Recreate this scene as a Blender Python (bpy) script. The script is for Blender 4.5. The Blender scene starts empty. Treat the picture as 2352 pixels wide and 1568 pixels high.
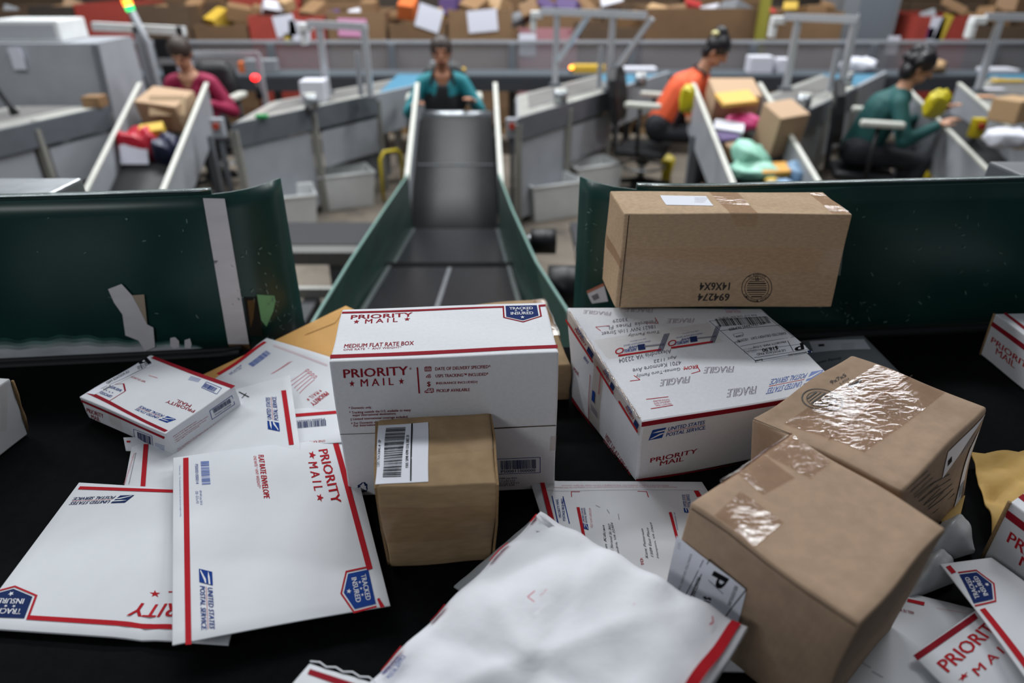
import bpy, bmesh, math, random
from mathutils import Vector as V, Matrix, Euler
random.seed(7)
SC = bpy.context.scene
COL = SC.collection
R = math.radians
# ------------------------------------------------------------------ camera
FPX, CX, CY = 1568.0, 1176.0, 784.0           # 24 mm on 36 mm, 2352 x 1568
PITCH = R(29.0); CAM = V((0, 0, 1.85))
FW = V((0, math.cos(PITCH), -math.sin(PITCH))); DN = V((0, -math.sin(PITCH), -math.cos(PITCH))); RT = V((1, 0, 0))
cd = bpy.data.cameras.new('camera'); cam = bpy.data.objects.new('camera', cd); COL.objects.link(cam)
cam.location = CAM; cam.rotation_euler = (R(90) - PITCH, 0, 0)
cd.sensor_width = 36; cd.lens = 24; cd.clip_start = .02
cd.dof.use_dof = True; cd.dof.focus_distance = .93; cd.dof.aperture_fstop = 2.4; cd.dof.aperture_blades = 7
SC.camera = cam
SC.view_settings.view_transform = 'Standard'; SC.view_settings.look = 'None'
SC.view_settings.gamma = 1; SC.view_settings.use_curve_mapping = False
SC.view_settings.exposure = 0.0
try:
    SC.cycles.use_denoising = True; SC.cycles.max_bounces = 6; SC.cycles.transparent_max_bounces = 12
    SC.cycles.caustics_reflective = False; SC.cycles.caustics_refractive = False; SC.cycles.sample_clamp_indirect = 4
except Exception: pass
# ------------------------------------------------------------------ light of the hall
wd = bpy.data.worlds.new('hall_ambient'); SC.world = wd; wd.use_nodes = True
wd.node_tree.nodes['Background'].inputs[0].default_value = (.80, .90, 1.0, 1); wd.node_tree.nodes['Background'].inputs[1].default_value = .10
def lamp(x, y, z, sx, sy, power, col=(.95, .98, 1.0), aim=None):
    l = bpy.data.lights.new('ceiling_or_key_lamp', 'AREA'); l.shape = 'RECTANGLE'; l.size = sx; l.size_y = sy; l.energy = power; l.color = col
    o = bpy.data.objects.new('ceiling_or_key_lamp', l); COL.objects.link(o); o.location = (x, y, z)
    if aim: o.rotation_euler = (V(aim) - V((x, y, z))).to_track_quat('-Z', 'Y').to_euler()
    return o
lamp(-2.2, -1.5, 3.3, 1.6, .6, 22, aim=(.0, .7, 1.2))  # added key light behind and above the camera, fills the parcels' front faces
lamp(-.3, 1.9, 4.2, 1.6, .4, 2.5, aim=(-.3, .8, 1.2))
for X in (-4.0, -.6, 3.2):
    lamp(X, 3.55, 5.0, 2.6, .4, 85); lamp(X + .4, 7.2, 5.2, 2.8, .6, 235)
# ------------------------------------------------------------------ pixel <-> place
def ray(x, y): return RT * ((x - CX) / FPX) + DN * ((y - CY) / FPX) + FW
def at(x, y, z=None, Y=None):
    r = ray(x, y)
    t = (z - CAM.z) / r.z if z is not None else Y / r.y
    return CAM + r * t
def proj(p):
    d = p - CAM; k = d.dot(FW)
    return CX + FPX * d.x / k, CY + FPX * d.dot(DN) / k
# ------------------------------------------------------------------ materials
def lin(h):
    h = h.lstrip('#'); c = [int(h[i:i + 2], 16) / 255 for i in (0, 2, 4)]
    return tuple(x / 12.92 if x <= .04045 else ((x + .055) / 1.055) ** 2.4 for x in c) + (1,)
MATS = {}
def mat(name, hexc, rough=.6, metal=0, var=.0, vscale=40, bump=0, bscale=80, stretch=(1, 1, 1), alpha=1, emit=None, spec=.5, wave=0, wscale=160, coat=0, var2=None, v2scale=6, v2lo=.5, v2hi=.7, trans=0):
    if name in MATS: return MATS[name]
    m = bpy.data.materials.new(name); m.use_nodes = True; MATS[name] = m
    nt = m.node_tree; N = nt.nodes; Lk = nt.links; b = N['Principled BSDF']
    base = lin(hexc); b.inputs['Base Color'].default_value = base
    b.inputs['Roughness'].default_value = rough; b.inputs['Metallic'].default_value = metal
    b.inputs['Specular IOR Level'].default_value = spec; b.inputs['Coat Weight'].default_value = coat
    b.inputs['Transmission Weight'].default_value = trans
    if alpha < 1: b.inputs['Alpha'].default_value = alpha
    if emit:
        b.inputs['Emission Color'].default_value = lin(emit[0]); b.inputs['Emission Strength'].default_value = emit[1]
    if var or bump or wave or var2:
        tc = N.new('ShaderNodeTexCoord'); mp = N.new('ShaderNodeMapping'); mp.inputs['Scale'].default_value = stretch
        Lk.new(tc.outputs['Object'], mp.inputs[0])
        out = None
        if var:
            n = N.new('ShaderNodeTexNoise'); n.inputs['Scale'].default_value = vscale; n.inputs['Detail'].default_value = 5; Lk.new(mp.outputs[0], n.inputs[0])
            r = N.new('ShaderNodeMapRange'); r.inputs[1].default_value = .3; r.inputs[2].default_value = .7; r.inputs[3].default_value = 1 - var; r.inputs[4].default_value = 1 + var
            Lk.new(n.outputs[0], r.inputs[0])
            mx = N.new('ShaderNodeMix'); mx.data_type = 'RGBA'; mx.blend_type = 'MULTIPLY'; mx.inputs[0].default_value = 1
            mx.inputs[6].default_value = base; Lk.new(r.outputs[0], mx.inputs[7]); out = mx.outputs[2]
        if var2:
            n = N.new('ShaderNodeTexNoise'); n.inputs['Scale'].default_value = v2scale; n.inputs['Detail'].default_value = 7; n.inputs['Roughness'].default_value = .65; Lk.new(mp.outputs[0], n.inputs[0])
            r = N.new('ShaderNodeMapRange'); r.inputs[1].default_value = v2lo; r.inputs[2].default_value = v2hi; Lk.new(n.outputs[0], r.inputs[0])
            mx = N.new('ShaderNodeMix'); mx.data_type = 'RGBA'; Lk.new(r.outputs[0], mx.inputs[0])
            if out: Lk.new(out, mx.inputs[6])
            else: mx.inputs[6].default_value = base
            mx.inputs[7].default_value = lin(var2); out = mx.outputs[2]
        if out: Lk.new(out, b.inputs['Base Color'])
        h = None
        if bump:
            n = N.new('ShaderNodeTexNoise'); n.inputs['Scale'].default_value = bscale; n.inputs['Detail'].default_value = 4; Lk.new(mp.outputs[0], n.inputs[0]); h = n.outputs[0]
        if wave:
            w = N.new('ShaderNodeTexWave'); w.inputs['Scale'].default_value = wscale; w.inputs['Distortion'].default_value = .6; Lk.new(tc.outputs['Object'], w.inputs[0])
            if h:
                a = N.new('ShaderNodeMath'); a.operation = 'MULTIPLY_ADD'; Lk.new(w.outputs[1], a.inputs[0]); a.inputs[1].default_value = wave; Lk.new(h, a.inputs[2]); h = a.outputs[0]
            else: h = w.outputs[1]
        if h:
            bp = N.new('ShaderNodeBump'); bp.inputs['Strength'].default_value = bump or wave; bp.inputs['Distance'].default_value = .004; Lk.new(h, bp.inputs['Height']); Lk.new(bp.outputs[0], b.inputs['Normal'])
    return m
def tape_mat(name, tint, gloss, rough, bump, bscale, stretch):
    m = bpy.data.materials.new(name); m.use_nodes = True; MATS[name] = m
    nt = m.node_tree; N = nt.nodes; Lk = nt.links; N.remove(N['Principled BSDF'])
    tr = N.new('ShaderNodeBsdfTransparent'); tr.inputs[0].default_value = lin(tint)
    gl = N.new('ShaderNodeBsdfGlossy'); gl.inputs[0].default_value = (gloss, gloss, gloss, 1); gl.inputs['Roughness'].default_value = rough
    ad = N.new('ShaderNodeAddShader'); Lk.new(tr.outputs[0], ad.inputs[0]); Lk.new(gl.outputs[0], ad.inputs[1])
    tc = N.new('ShaderNodeTexCoord'); mp = N.new('ShaderNodeMapping'); mp.inputs['Scale'].default_value = stretch; Lk.new(tc.outputs['Object'], mp.inputs[0])
    n = N.new('ShaderNodeTexNoise'); n.inputs['Scale'].default_value = bscale; n.inputs['Detail'].default_value = 6; Lk.new(mp.outputs[0], n.inputs[0])
    bp = N.new('ShaderNodeBump'); bp.inputs['Strength'].default_value = bump; bp.inputs['Distance'].default_value = .004
    Lk.new(n.outputs[0], bp.inputs['Height']); Lk.new(bp.outputs[0], gl.inputs['Normal'])
    Lk.new(ad.outputs[0], N['Material Output'].inputs[0])
    return m
CARD = mat('cardboard', 'bfa385', .85, var=.10, vscale=130, bump=.06, bscale=260, stretch=(1, 1, 2.5), wave=.25, wscale=75, spec=.2)
CARD2 = mat('cardboard_dark', 'a28868', .85, var=.12, vscale=45, bump=.08, bscale=200, stretch=(1, 1, 3), spec=.2)
CARD3 = mat('cardboard_worn', 'ab917a', .85, var=.08, vscale=60, bump=.08, bscale=150, spec=.2, wave=.25, wscale=70)
WHITE = mat('white_board', 'dcdde2', .6, var=.03, vscale=200, bump=.03, bscale=300, spec=.3)
WHITE2 = mat('white_card', 'd9dbe0', .5, var=.02, vscale=30, bump=.02, bscale=120, spec=.35)
TYVEK = mat('white_fibre', 'dcdde3', .55, var=.04, vscale=25, bump=.4, bscale=22, spec=.35)
LABEL = mat('label_paper', 'e6e8f2', .45, spec=.4)
RED = mat('red_ink', 'b3222c', .8, spec=.08); DRED = mat('dark_red_ink', '8f1d2a', .8, spec=.08); PINK = mat('faded_red_ink', 'cf7f88', .8, spec=.1)
BLUE = mat('blue_ink', '1d3f8a', .8, spec=.08); NAVY = mat('navy_ink', '1f2f5c', .8, spec=.08); BLACK = mat('black_ink', '141519', .8, spec=.08)
GREY = mat('grey_ink', '8d8a94', .6); BROWNINK = mat('stamp_ink', '3a3432', .7); GASH = mat('torn_edge', '4a3a2a', .9)
RAW = mat('corrugated_edge', '8f7350', .9, var=.2, vscale=300)
TAPE = tape_mat('clear_tape', 'f9f7f5', .035, .12, .12, 25, (1, 1, 1))
TAPE_W = tape_mat('wrinkled_tape', 'ebe5e1', .075, .06, .22, 38, (1, 2.2, 1))
BELT = mat('black_belt', '08090b', .85, bump=.2, bscale=500, spec=.08, var=.3, vscale=90)
# ------------------------------------------------------------------ mesh builder
class MB:
    def __init__(s): s.bm = bmesh.new(); s.mats = []
    def mi(s, m):
        if m not in s.mats: s.mats.append(m)
        return s.mats.index(m)
    def face(s, pts, m, smooth=False):
        try: f = s.bm.faces.new([p if isinstance(p, bmesh.types.BMVert) else s.bm.verts.new(p) for p in pts])
        except ValueError: return None
        f.material_index = s.mi(m); f.smooth = smooth; return f
    def hexa(s, c, m):      # c: 4 bottom ccw + 4 top ccw
        v = [s.bm.verts.new(p) for p in c]
        for q in ((3, 2, 1, 0), (4, 5, 6, 7), (0, 1, 5, 4), (1, 2, 6, 5), (2, 3, 7, 6), (3, 0, 4, 7)): s.face([v[i] for i in q], m)
    def box(s, c, d, m, rot=None, bev=0):
        c = V(c); x, y, z = d[0] / 2, d[1] / 2, d[2] / 2
        if bev:
            b2 = bmesh.new(); bmesh.ops.create_cube(b2, size=1)
            for v in b2.verts: v.co = V((v.co.x * d[0], v.co.y * d[1], v.co.z * d[2]))
            bmesh.ops.bevel(b2, geom=b2.edges[:], offset=bev, segments=2, affect='EDGES', profile=.6)
            s.merge(b2, m, (rot.to_4x4() if rot else Matrix.Identity(4)), c); b2.free(); return
        P = [V(p) for p in ((-x, -y, -z), (x, -y, -z), (x, y, -z), (-x, y, -z), (-x, -y, z), (x, -y, z), (x, y, z), (-x, y, z))]
        s.hexa([c + (rot @ p if rot else p) for p in P], m)
    def merge(s, b2, m, M, c=V((0, 0, 0)), smooth=False):
        mp = {v: s.bm.verts.new(c + (M @ v.co)) for v in b2.verts}
        for f in b2.faces: s.face([mp[v] for v in f.verts], m, smooth)
    def bar(s, a, b, w, h, m, up=V((0, 0, 1))):   # rectangular bar from a to b
        a, b = V(a), V(b); d = (b - a).normalized(); sx = d.cross(up)
        if sx.length < 1e-4: sx = d.cross(V((0, 1, 0)))
        sx = sx.normalized() * w / 2; sy = sx.cross(d).normalized() * h / 2
        s.hexa([a - sx - sy, a + sx - sy, b + sx - sy, b - sx - sy, a - sx + sy, a + sx + sy, b + sx + sy, b - sx + sy], m)
    def tube(s, pts, r, m, n=10, caps=True, smooth=True):
        pts = [V(p) for p in pts]; rings = []; rr = r if isinstance(r, (list, tuple)) else [r] * len(pts)
        prev = None
        for i, p in enumerate(pts):
            d = (pts[min(i + 1, len(pts) - 1)] - pts[max(i - 1, 0)]).normalized()
            if prev is None:
                u = d.cross(V((0, 0, 1)))
                if u.length < .05: u = d.cross(V((0, 1, 0)))
            else: u = prev - d * prev.dot(d)
            u.normalize(); prev = u; w = d.cross(u)
            rings.append([s.bm.verts.new(p + (u * math.cos(2 * math.pi * k / n) + w * math.sin(2 * math.pi * k / n)) * rr[i]) for k in range(n)])
        for A, B in zip(rings, rings[1:]):
            for k in range(n): s.face([A[k], A[(k + 1) % n], B[(k + 1) % n], B[k]], m, smooth)
        if caps: s.face(rings[0][::-1], m); s.face(rings[-1], m)
    def ell(s, c, r, m, seg=16, rings=10, rot=None):
        b2 = bmesh.new(); bmesh.ops.create_uvsphere(b2, u_segments=seg, v_segments=rings, radius=1)
        M = (rot.to_4x4() if rot else Matrix.Identity(4)) @ Matrix.Diagonal((*r, 1)); s.merge(b2, m, M, V(c), True); b2.free()
    def plate(s, rows, th, m, smooth=True):   # rows: grid of points -> a sheet with thickness
        nr, nc = len(rows), len(rows[0]); nor = {}
        for i in range(nr):
            for j in range(nc):
                a = V(rows[min(i + 1, nr - 1)][j]) - V(rows[max(i - 1, 0)][j]); b = V(rows[i][min(j + 1, nc - 1)]) - V(rows[i][max(j - 1, 0)])
                nor[i, j] = b.cross(a).normalized()
        A = [[s.bm.verts.new(V(rows[i][j]) + nor[i, j] * th / 2) for j in range(nc)] for i in range(nr)]
        B = [[s.bm.verts.new(V(rows[i][j]) - nor[i, j] * th / 2) for j in range(nc)] for i in range(nr)]
        for i in range(nr - 1):
            for j in range(nc - 1):
                s.face([A[i][j], A[i][j + 1], A[i + 1][j + 1], A[i + 1][j]], m, smooth); s.face([B[i][j], B[i + 1][j], B[i + 1][j + 1], B[i][j + 1]], m, smooth)
        ring = [(0, j) for j in range(nc)] + [(i, nc - 1) for i in range(1, nr)] + [(nr - 1, j) for j in range(nc - 2, -1, -1)] + [(i, 0) for i in range(nr - 2, 0, -1)]
        for (i, j), (k, l) in zip(ring, ring[1:] + ring[:1]): s.face([A[i][j], B[i][j], B[k][l], A[k][l]], m)
    def prism(s, poly, d, m, smooth=False):
        a = [s.bm.verts.new(V(p)) for p in poly]; b = [s.bm.verts.new(V(p) + V(d)) for p in poly]; n = len(poly)
        s.face(a[::-1], m); s.face(b, m)
        for i in range(n): s.face([a[i], a[(i + 1) % n], b[(i + 1) % n], b[i]], m, smooth)
    def cyl(s, a, b, r, m, n=18): s.tube([a, b], r, m, n)
    def base(s):
        vs = s.bm.verts; xs = [v.co.x for v in vs]; ys = [v.co.y for v in vs]; zs = [v.co.z for v in vs]
        return V(((min(xs) + max(xs)) / 2, (min(ys) + max(ys)) / 2, min(zs)))
    def obj(s, name, parent=None, L=None, fix=True):
        root = parent
        while root is not None and root.parent is not None: root = root.parent
        if root is not None: L = root.location.copy()
        elif L is None: L = s.base()
        if fix: bmesh.ops.recalc_face_normals(s.bm, faces=s.bm.faces[:])
        me = bpy.data.meshes.new(name)
        for v in s.bm.verts: v.co -= L
        s.bm.to_mesh(me); s.bm.free()
        for m in s.mats: me.materials.append(m)
        o = bpy.data.objects.new(name, me); COL.objects.link(o)
        if parent is None: o.location = L
        else: o.parent = parent
        return o
def tag(o, label=None, cat=None, group=None, kind=None):
    if label: o['label'] = label
    if cat: o['category'] = cat
    if group: o['group'] = group
    if kind: o['kind'] = kind
    return o
def thing(name, label, cat, loc, group=None):
    o = bpy.data.objects.new(name, None); COL.objects.link(o); o.location = loc; o.empty_display_size = .05
    return tag(o, label, cat, group)
def part(name, parent, fn, label=None):
    mb = MB(); fn(mb); o = mb.obj(name, parent)
    if label: o['label'] = label
    return o
def struct(name, fn):
    mb = MB(); fn(mb); return tag(mb.obj(name), kind='structure')
def dup(o, loc, rz=0, label=None, group=None, parent=None):
    c = o.copy(); COL.objects.link(c)
    if parent is None:
        c.location = loc; c.rotation_euler = (0, 0, rz)
        if label: c['label'] = label
        if group: c['group'] = group
    else: c.parent = parent
    for ch in o.children: dup(ch, None, parent=c)
    return c
# ------------------------------------------------------------------ lettering
_TX = {}
def glyphs(s, bold=0.0, shear=0.0):
    k = (s, bold, shear)
    if k in _TX: return _TX[k]
    cu = bpy.data.curves.new('lettering', 'FONT'); cu.body = s; cu.resolution_u = 2; cu.offset = 0 if 'M' in s or bold < 0 else min(bold, .005); cu.shear = shear
    o = bpy.data.objects.new('lettering', cu); COL.objects.link(o)
    dg = bpy.context.evaluated_depsgraph_get(); dg.update(); me = bpy.data.meshes.new_from_object(o.evaluated_get(dg))
    vs = [(v.co.x, v.co.y) for v in me.vertices]; fs = [tuple(p.vertices) for p in me.polygons]
    bpy.data.objects.remove(o); bpy.data.curves.remove(cu); bpy.data.meshes.remove(me)
    if vs:
        x0 = min(v[0] for v in vs); x1 = max(v[0] for v in vs); y0 = min(v[1] for v in vs); y1 = max(v[1] for v in vs)
        vs = [((x - x0) / (x1 - x0 or 1), (y - y0) / (y1 - y0 or 1)) for x, y in vs]
        if bold > .008:      # struck twice, a hair apart
            d = bold * .85 / (x1 - x0 or 1); n = len(vs); vs = [(x - d, y) for x, y in vs] + [(x + d, y) for x, y in vs]; fs = fs + [tuple(i + n for i in f) for f in fs]
        _TX[k] = (vs, fs, (x1 - x0) / (y1 - y0 or 1))
    else: _TX[k] = ([], [], 1)
    return _TX[k]
def outlines(s):
    k = (s, 'o')
    if k in _TX: return _TX[k]
    cu = bpy.data.curves.new('lettering', 'FONT'); cu.body = s; cu.resolution_u = 2; cu.fill_mode = 'NONE'
    o = bpy.data.objects.new('lettering', cu); COL.objects.link(o)
    dg = bpy.context.evaluated_depsgraph_get(); dg.update(); me = bpy.data.meshes.new_from_object(o.evaluated_get(dg))
    vs = [(v.co.x, v.co.y) for v in me.vertices]; es = [tuple(e.vertices) for e in me.edges]
    bpy.data.objects.remove(o); bpy.data.curves.remove(cu); bpy.data.meshes.remove(me)
    x0 = min(v[0] for v in vs); x1 = max(v[0] for v in vs); y0 = min(v[1] for v in vs); y1 = max(v[1] for v in vs)
    _TX[k] = ([((x - x0) / (x1 - x0), (y - y0) / (y1 - y0)) for x, y in vs], es); return _TX[k]
class Body:
    """A parcel: dims in inches and a map from its own (x, y, z) in inches to the place it lies."""
    def __init__(s, w, d, h, f, rad=.07, n=(16, 14, 10), curved=False):
        s.w, s.d, s.h, s.f, s.rad, s.n, s.curved = w, d, h, f, rad, n, curved
    def mesh(s, mb, m, smooth=None):
        D = (s.w, s.d, s.h); r = min(s.rad, min(D) / 2.01); cs = []
        for L, k in zip(D, s.n):
            k = max(k, 1); cs.append([0] + [r + (L - 2 * r) * i / k for i in range(k + 1)] + [L])
        vd = {}
        def vert(p):
            k = tuple(round(x, 5) for x in p)
            if k not in vd:
                q = V([min(max(p[i], r), D[i] - r) for i in range(3)]); dd = V(p) - q
                vd[k] = mb.bm.verts.new(s.f(*(q + dd.normalized() * r if dd.length > 1e-9 else V(p))))
            return vd[k]
        for ax in range(3):
            a, b = [(1, 2), (2, 0), (0, 1)][ax]
            for side in (0, D[ax]):
                for i in range(len(cs[a]) - 1):
                    for j in range(len(cs[b]) - 1):
                        pts = []
                        for u, v in ((i, j), (i + 1, j), (i + 1, j + 1), (i, j + 1)):
                            p = [0, 0, 0]; p[ax] = side; p[a] = cs[a][u]; p[b] = cs[b][v]; pts.append(vert(p))
                        if not side: pts.reverse()
                        edge = i == 0 or j == 0 or i == len(cs[a]) - 2 or j == len(cs[b]) - 2
                        mb.face(pts, m, s.curved if smooth is None else smooth)
    def side(s, face):
        W, D, H, f = s.w, s.d, s.h, s.f
        return {'top': lambda u, v, h: f(u, v, H + h), 'front': lambda u, v, h: f(u, -h, v), 'left': lambda u, v, h: f(-h, D - u, v),
                'right': lambda u, v, h: f(W + h, u, v), 'back': lambda u, v, h: f(W - u, D + h, v)}[face], {'top': (W, D), 'front': (W, H), 'left': (D, H), 'right': (D, H), 'back': (W, H)}[face]
def hexmap(c, dims, wob=0.0, seed=0):
    c = [V(p) for p in c]; W, D, H = dims
    def f(x, y, z):
        u, v, w = x / W, y / D, z / H
        lo = (c[0] * (1 - u) + c[1] * u) * (1 - v) + (c[3] * (1 - u) + c[2] * u) * v
        hi = (c[4] * (1 - u) + c[5] * u) * (1 - v) + (c[7] * (1 - u) + c[6] * u) * v
        p = lo * (1 - w) + hi * w
        if wob: p = p + V((math.sin(u * 9 + seed) * math.sin(w * 7 + v * 5), math.sin(v * 8 + seed * 2) * math.sin(u * 6 + w * 4), math.sin(u * 7 + v * 9 + seed) * .7)) * wob
        return p
    return f
def hexbody(c, dims=None, wob=0.0, seed=0, **k):
    c = [V(p) for p in c]
    if dims is None: dims = tuple(l / .0254 for l in ((c[1] - c[0]).length, (c[3] - c[0]).length, (c[4] - c[0]).length))
    return Body(*dims, hexmap(c, dims, wob, seed), **k)
def sheetbody(bl, br, tr, tl, W, H, th=.06, bulge=None, n=(20, 20, 1), **k):
    bl, br, tr, tl = V(bl), V(br), V(tr), V(tl); nr = ((br - bl).cross(tl - bl)).normalized()
    if nr.z < 0: nr = -nr
    def f(x, y, z):
        u, v = x / W, y / H
        p = (bl * (1 - u) + br * u) * (1 - v) + (tl * (1 - u) + tr * u) * v
        g = bulge(u, v) if bulge else 0
        if isinstance(g, tuple): g = g[0] + (g[1] - g[0]) * (z / th)
        return p + nr * (z * .0254 + g)
    return Body(W, H, th, f, rad=min(.03, th / 2.1), n=n, curved=True, **k)
class Ink:
    """Printing on one side of a parcel; points are given where they show in the photograph, or in inches with inch=True."""
    def __init__(s, mb, body, face, off=.014, inch=False):
        s.mb, s.b, s.off, s.inch = mb, body, off, inch; s.f, (s.W, s.H) = body.side(face); s.lay = 0
    def uv(s, p):
        if s.inch: return p
        u, v = s.W / 2, s.H / 2
        for _ in range(30):
            q = proj(s.f(u, v, 0)); e = (p[0] - q[0], p[1] - q[1])
            if abs(e[0]) + abs(e[1]) < .02: break
            h = .01; qu = proj(s.f(u + h, v, 0)); qv = proj(s.f(u, v + h, 0))
            a, b, c, d = (qu[0] - q[0]) / h, (qv[0] - q[0]) / h, (qu[1] - q[1]) / h, (qv[1] - q[1]) / h
            det = a * d - b * c
            if abs(det) < 1e-9: break
            du, dv = (d * e[0] - b * e[1]) / det, (-c * e[0] + a * e[1]) / det; k = min(1, 4 / (abs(du) + abs(dv) + 1e-9))
            u += du * k; v += dv * k
        return u, v
    def tris(s, vs, fs, m, lay=0):
        off = s.off + lay * .006; mb = s.mb; cache = {}
        def vert(p):
            k = (round(p[0], 4), round(p[1], 4))
            if k not in cache: cache[k] = mb.bm.verts.new(s.f(p[0], p[1], off))
            return cache[k]
        mx = .7 if s.b.curved else 3.0
        def emit(poly, d=0):
            if len(poly) > 4 or d > 6:
                if len(poly) > 4:
                    for i in range(1, len(poly) - 1): emit([poly[0], poly[i], poly[i + 1]], d)
                    return
            n = len(poly); ls = [math.hypot(poly[i][0] - poly[(i + 1) % n][0], poly[i][1] - poly[(i + 1) % n][1]) for i in range(n)]
            if max(ls) > mx and d <= 6:
                i = ls.index(max(ls)); mid = lambda a, b: ((a[0] + b[0]) / 2, (a[1] + b[1]) / 2)
                if n == 4:
                    a, b, c, e = [poly[(i + k) % 4] for k in range(4)]; p, q = mid(a, b), mid(c, e)
                    emit([a, p, q, e], d + 1); emit([p, b, c, q], d + 1)
                else:
                    a, b, c = [poly[(i + k) % 3] for k in range(3)]; p = mid(a, b); emit([a, p, c], d + 1); emit([p, b, c], d + 1)
                return
            vv = [vert(p) for p in poly]
            if len(set(vv)) == len(vv): mb.face(vv, m, s.b.curved)
        for f in fs: emit([vs[i] for i in f])
    def aff(s, A, B, C):
        A, B, C = s.uv(A), s.uv(B), s.uv(C)
        return lambda x, y: (A[0] + (B[0] - A[0]) * x + (C[0] - A[0]) * y, A[1] + (B[1] - A[1]) * x + (C[1] - A[1]) * y)
    def sub(s, M, x0, y0, x1, y1): return lambda x, y: M(x0 + (x1 - x0) * x, y0 + (y1 - y0) * y)
    def text(s, t, A, B, C, m, bold=.0, shear=0, lay=0):
        s.mtext(t, s.aff(A, B, C), m, bold, shear, lay)
    def mtext(s, t, M, m, bold=0, shear=0, lay=0):
        vs, fs, _ = glyphs(t, bold, shear); s.tris([M(*v) for v in vs], fs, m, lay)
    def hollow(s, t, A, B, C, m, w=.018):
        M = s.aff(A, B, C); vs, es = outlines(t)
        for a, b in es: s.mline([vs[a], vs[b]], M, w, m)
    def poly(s, pts, m, lay=0, M=None):
        q = [M(*p) for p in pts] if M else [s.uv(p) for p in pts]; s.tris(q, [tuple(range(len(q)))], m, lay)
    def par(s, A, B, C, m, lay=0): s.mpoly(((0, 0), (1, 0), (1, 1), (0, 1)), s.aff(A, B, C), m, lay)
    def mpoly(s, pts, M, m, lay=0): s.tris([M(*p) for p in pts], [tuple(range(len(pts)))], m, lay)
    def line(s, A, B, w, m, lay=0):
        a, b = s.uv(A), s.uv(B); L = math.hypot(b[0] - a[0], b[1] - a[1]) or 1; nx, ny = -(b[1] - a[1]) / L * w / 2, (b[0] - a[0]) / L * w / 2
        s.tris([(a[0] + nx, a[1] + ny), (b[0] + nx, b[1] + ny), (b[0] - nx, b[1] - ny), (a[0] - nx, a[1] - ny)], [(0, 1, 2, 3)], m, lay)
    def mline(s, pts, M, w, m, lay=0):
        for p, q in zip(pts, pts[1:]):
            a, b = M(*p), M(*q); L = math.hypot(b[0] - a[0], b[1] - a[1]) or 1; nx, ny = -(b[1] - a[1]) / L * w / 2, (b[0] - a[0]) / L * w / 2
            s.tris([(a[0] + nx, a[1] + ny), (b[0] + nx, b[1] + ny), (b[0] - nx, b[1] - ny), (a[0] - nx, a[1] - ny)], [(0, 1, 2, 3)], m, lay)
    def star(s, M, cx, cy, rx, ry, m, lay=0):
        pts = [(cx, cy)] + [(cx + math.sin(math.pi * k / 5) * rx * (1 if k % 2 == 0 else .4), cy + math.cos(math.pi * k / 5) * ry * (1 if k % 2 == 0 else .4)) for k in range(10)]
        s.tris([M(*p) for p in pts], [(0, 1 + k, 1 + (k + 1) % 10) for k in range(10)], m, lay)
    def ring(s, M, cx, cy, r, w, m, ry=None, n=36):
        ry = ry or r; pts = []
        for k in range(n):
            c, q = math.cos(2 * math.pi * k / n), math.sin(2 * math.pi * k / n); pts += [(cx + c * r, cy + q * ry), (cx + c * (r - w), cy + q * (ry - w * ry / r))]
        s.tris([M(*p) for p in pts], [(2 * k, (2 * k + 2) % (2 * n), (2 * k + 3) % (2 * n), 2 * k + 1) for k in range(n)], m)
    def barcode(s, A, B, C, m, n=38, seed=1, lay=0): s.mbarcode(s.aff(A, B, C), m, n, seed, lay)
    def mbarcode(s, M, m, n=38, seed=1, lay=0):
        r = random.Random(seed); x = 0; bars = []
        while len(bars) < n:
            w = r.choice((1, 1, 2, 3)); bars.append((x, x + w)); x += w + r.choice((1, 1, 2))
        T = bars[-1][1]
        for a, b in bars: s.mpoly(((a / T, 0), (b / T, 0), (b / T, 1), (a / T, 1)), M, m, lay)
    def frame(s, A, B, C, w, m):
        M = s.aff(A, B, C); s.mline([(0, 0), (1, 0), (1, 1), (0, 1), (0, 0)], M, w, m)
    # groups of the postal printing
    def postal(s, A, B, C, m=None, line=None):
        M = s.aff(A, B, C); m = m or BLUE
        s.mpoly(((0, 0), (.235, 0), (.30, 1), (.065, 1)), M, m)
        s.mpoly(((.055, .70), (.16, .80), (.285, .82), (.278, .70), (.15, .66)), M, WHITE, 2)
        s.mpoly(((.02, .12), (.19, .50), (.262, .52), (.255, .42), (.21, .36), (.05, .10)), M, WHITE, 2)
        s.mtext('UNITED STATES', s.sub(M, .335, .60, .985, .98), m, .016, .25)
        s.mpoly(((.315, .48), (.985, .48), (.988, .515), (.318, .515)), M, line or RED)
        s.mtext('POSTAL SERVICE.', s.sub(M, .30, .02, 1.0, .40), m, .016, .25)
    def priority(s, A, B, C, m=None, stars=True):
        M = s.aff(A, B, C); m = m or RED
        s.mtext('PRIORITY', s.sub(M, 0, .54, 1, 1), m, .016)
        if stars:
            s.mtext('M A I L', s.sub(M, .27, 0, .75, .40), m, .016); s.star(M, .13, .2, .055, .2, m); s.star(M, .89, .2, .055, .2, m)
        else: s.mtext('MAIL', s.sub(M, .22, 0, .74, .46), m, .016)
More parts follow.
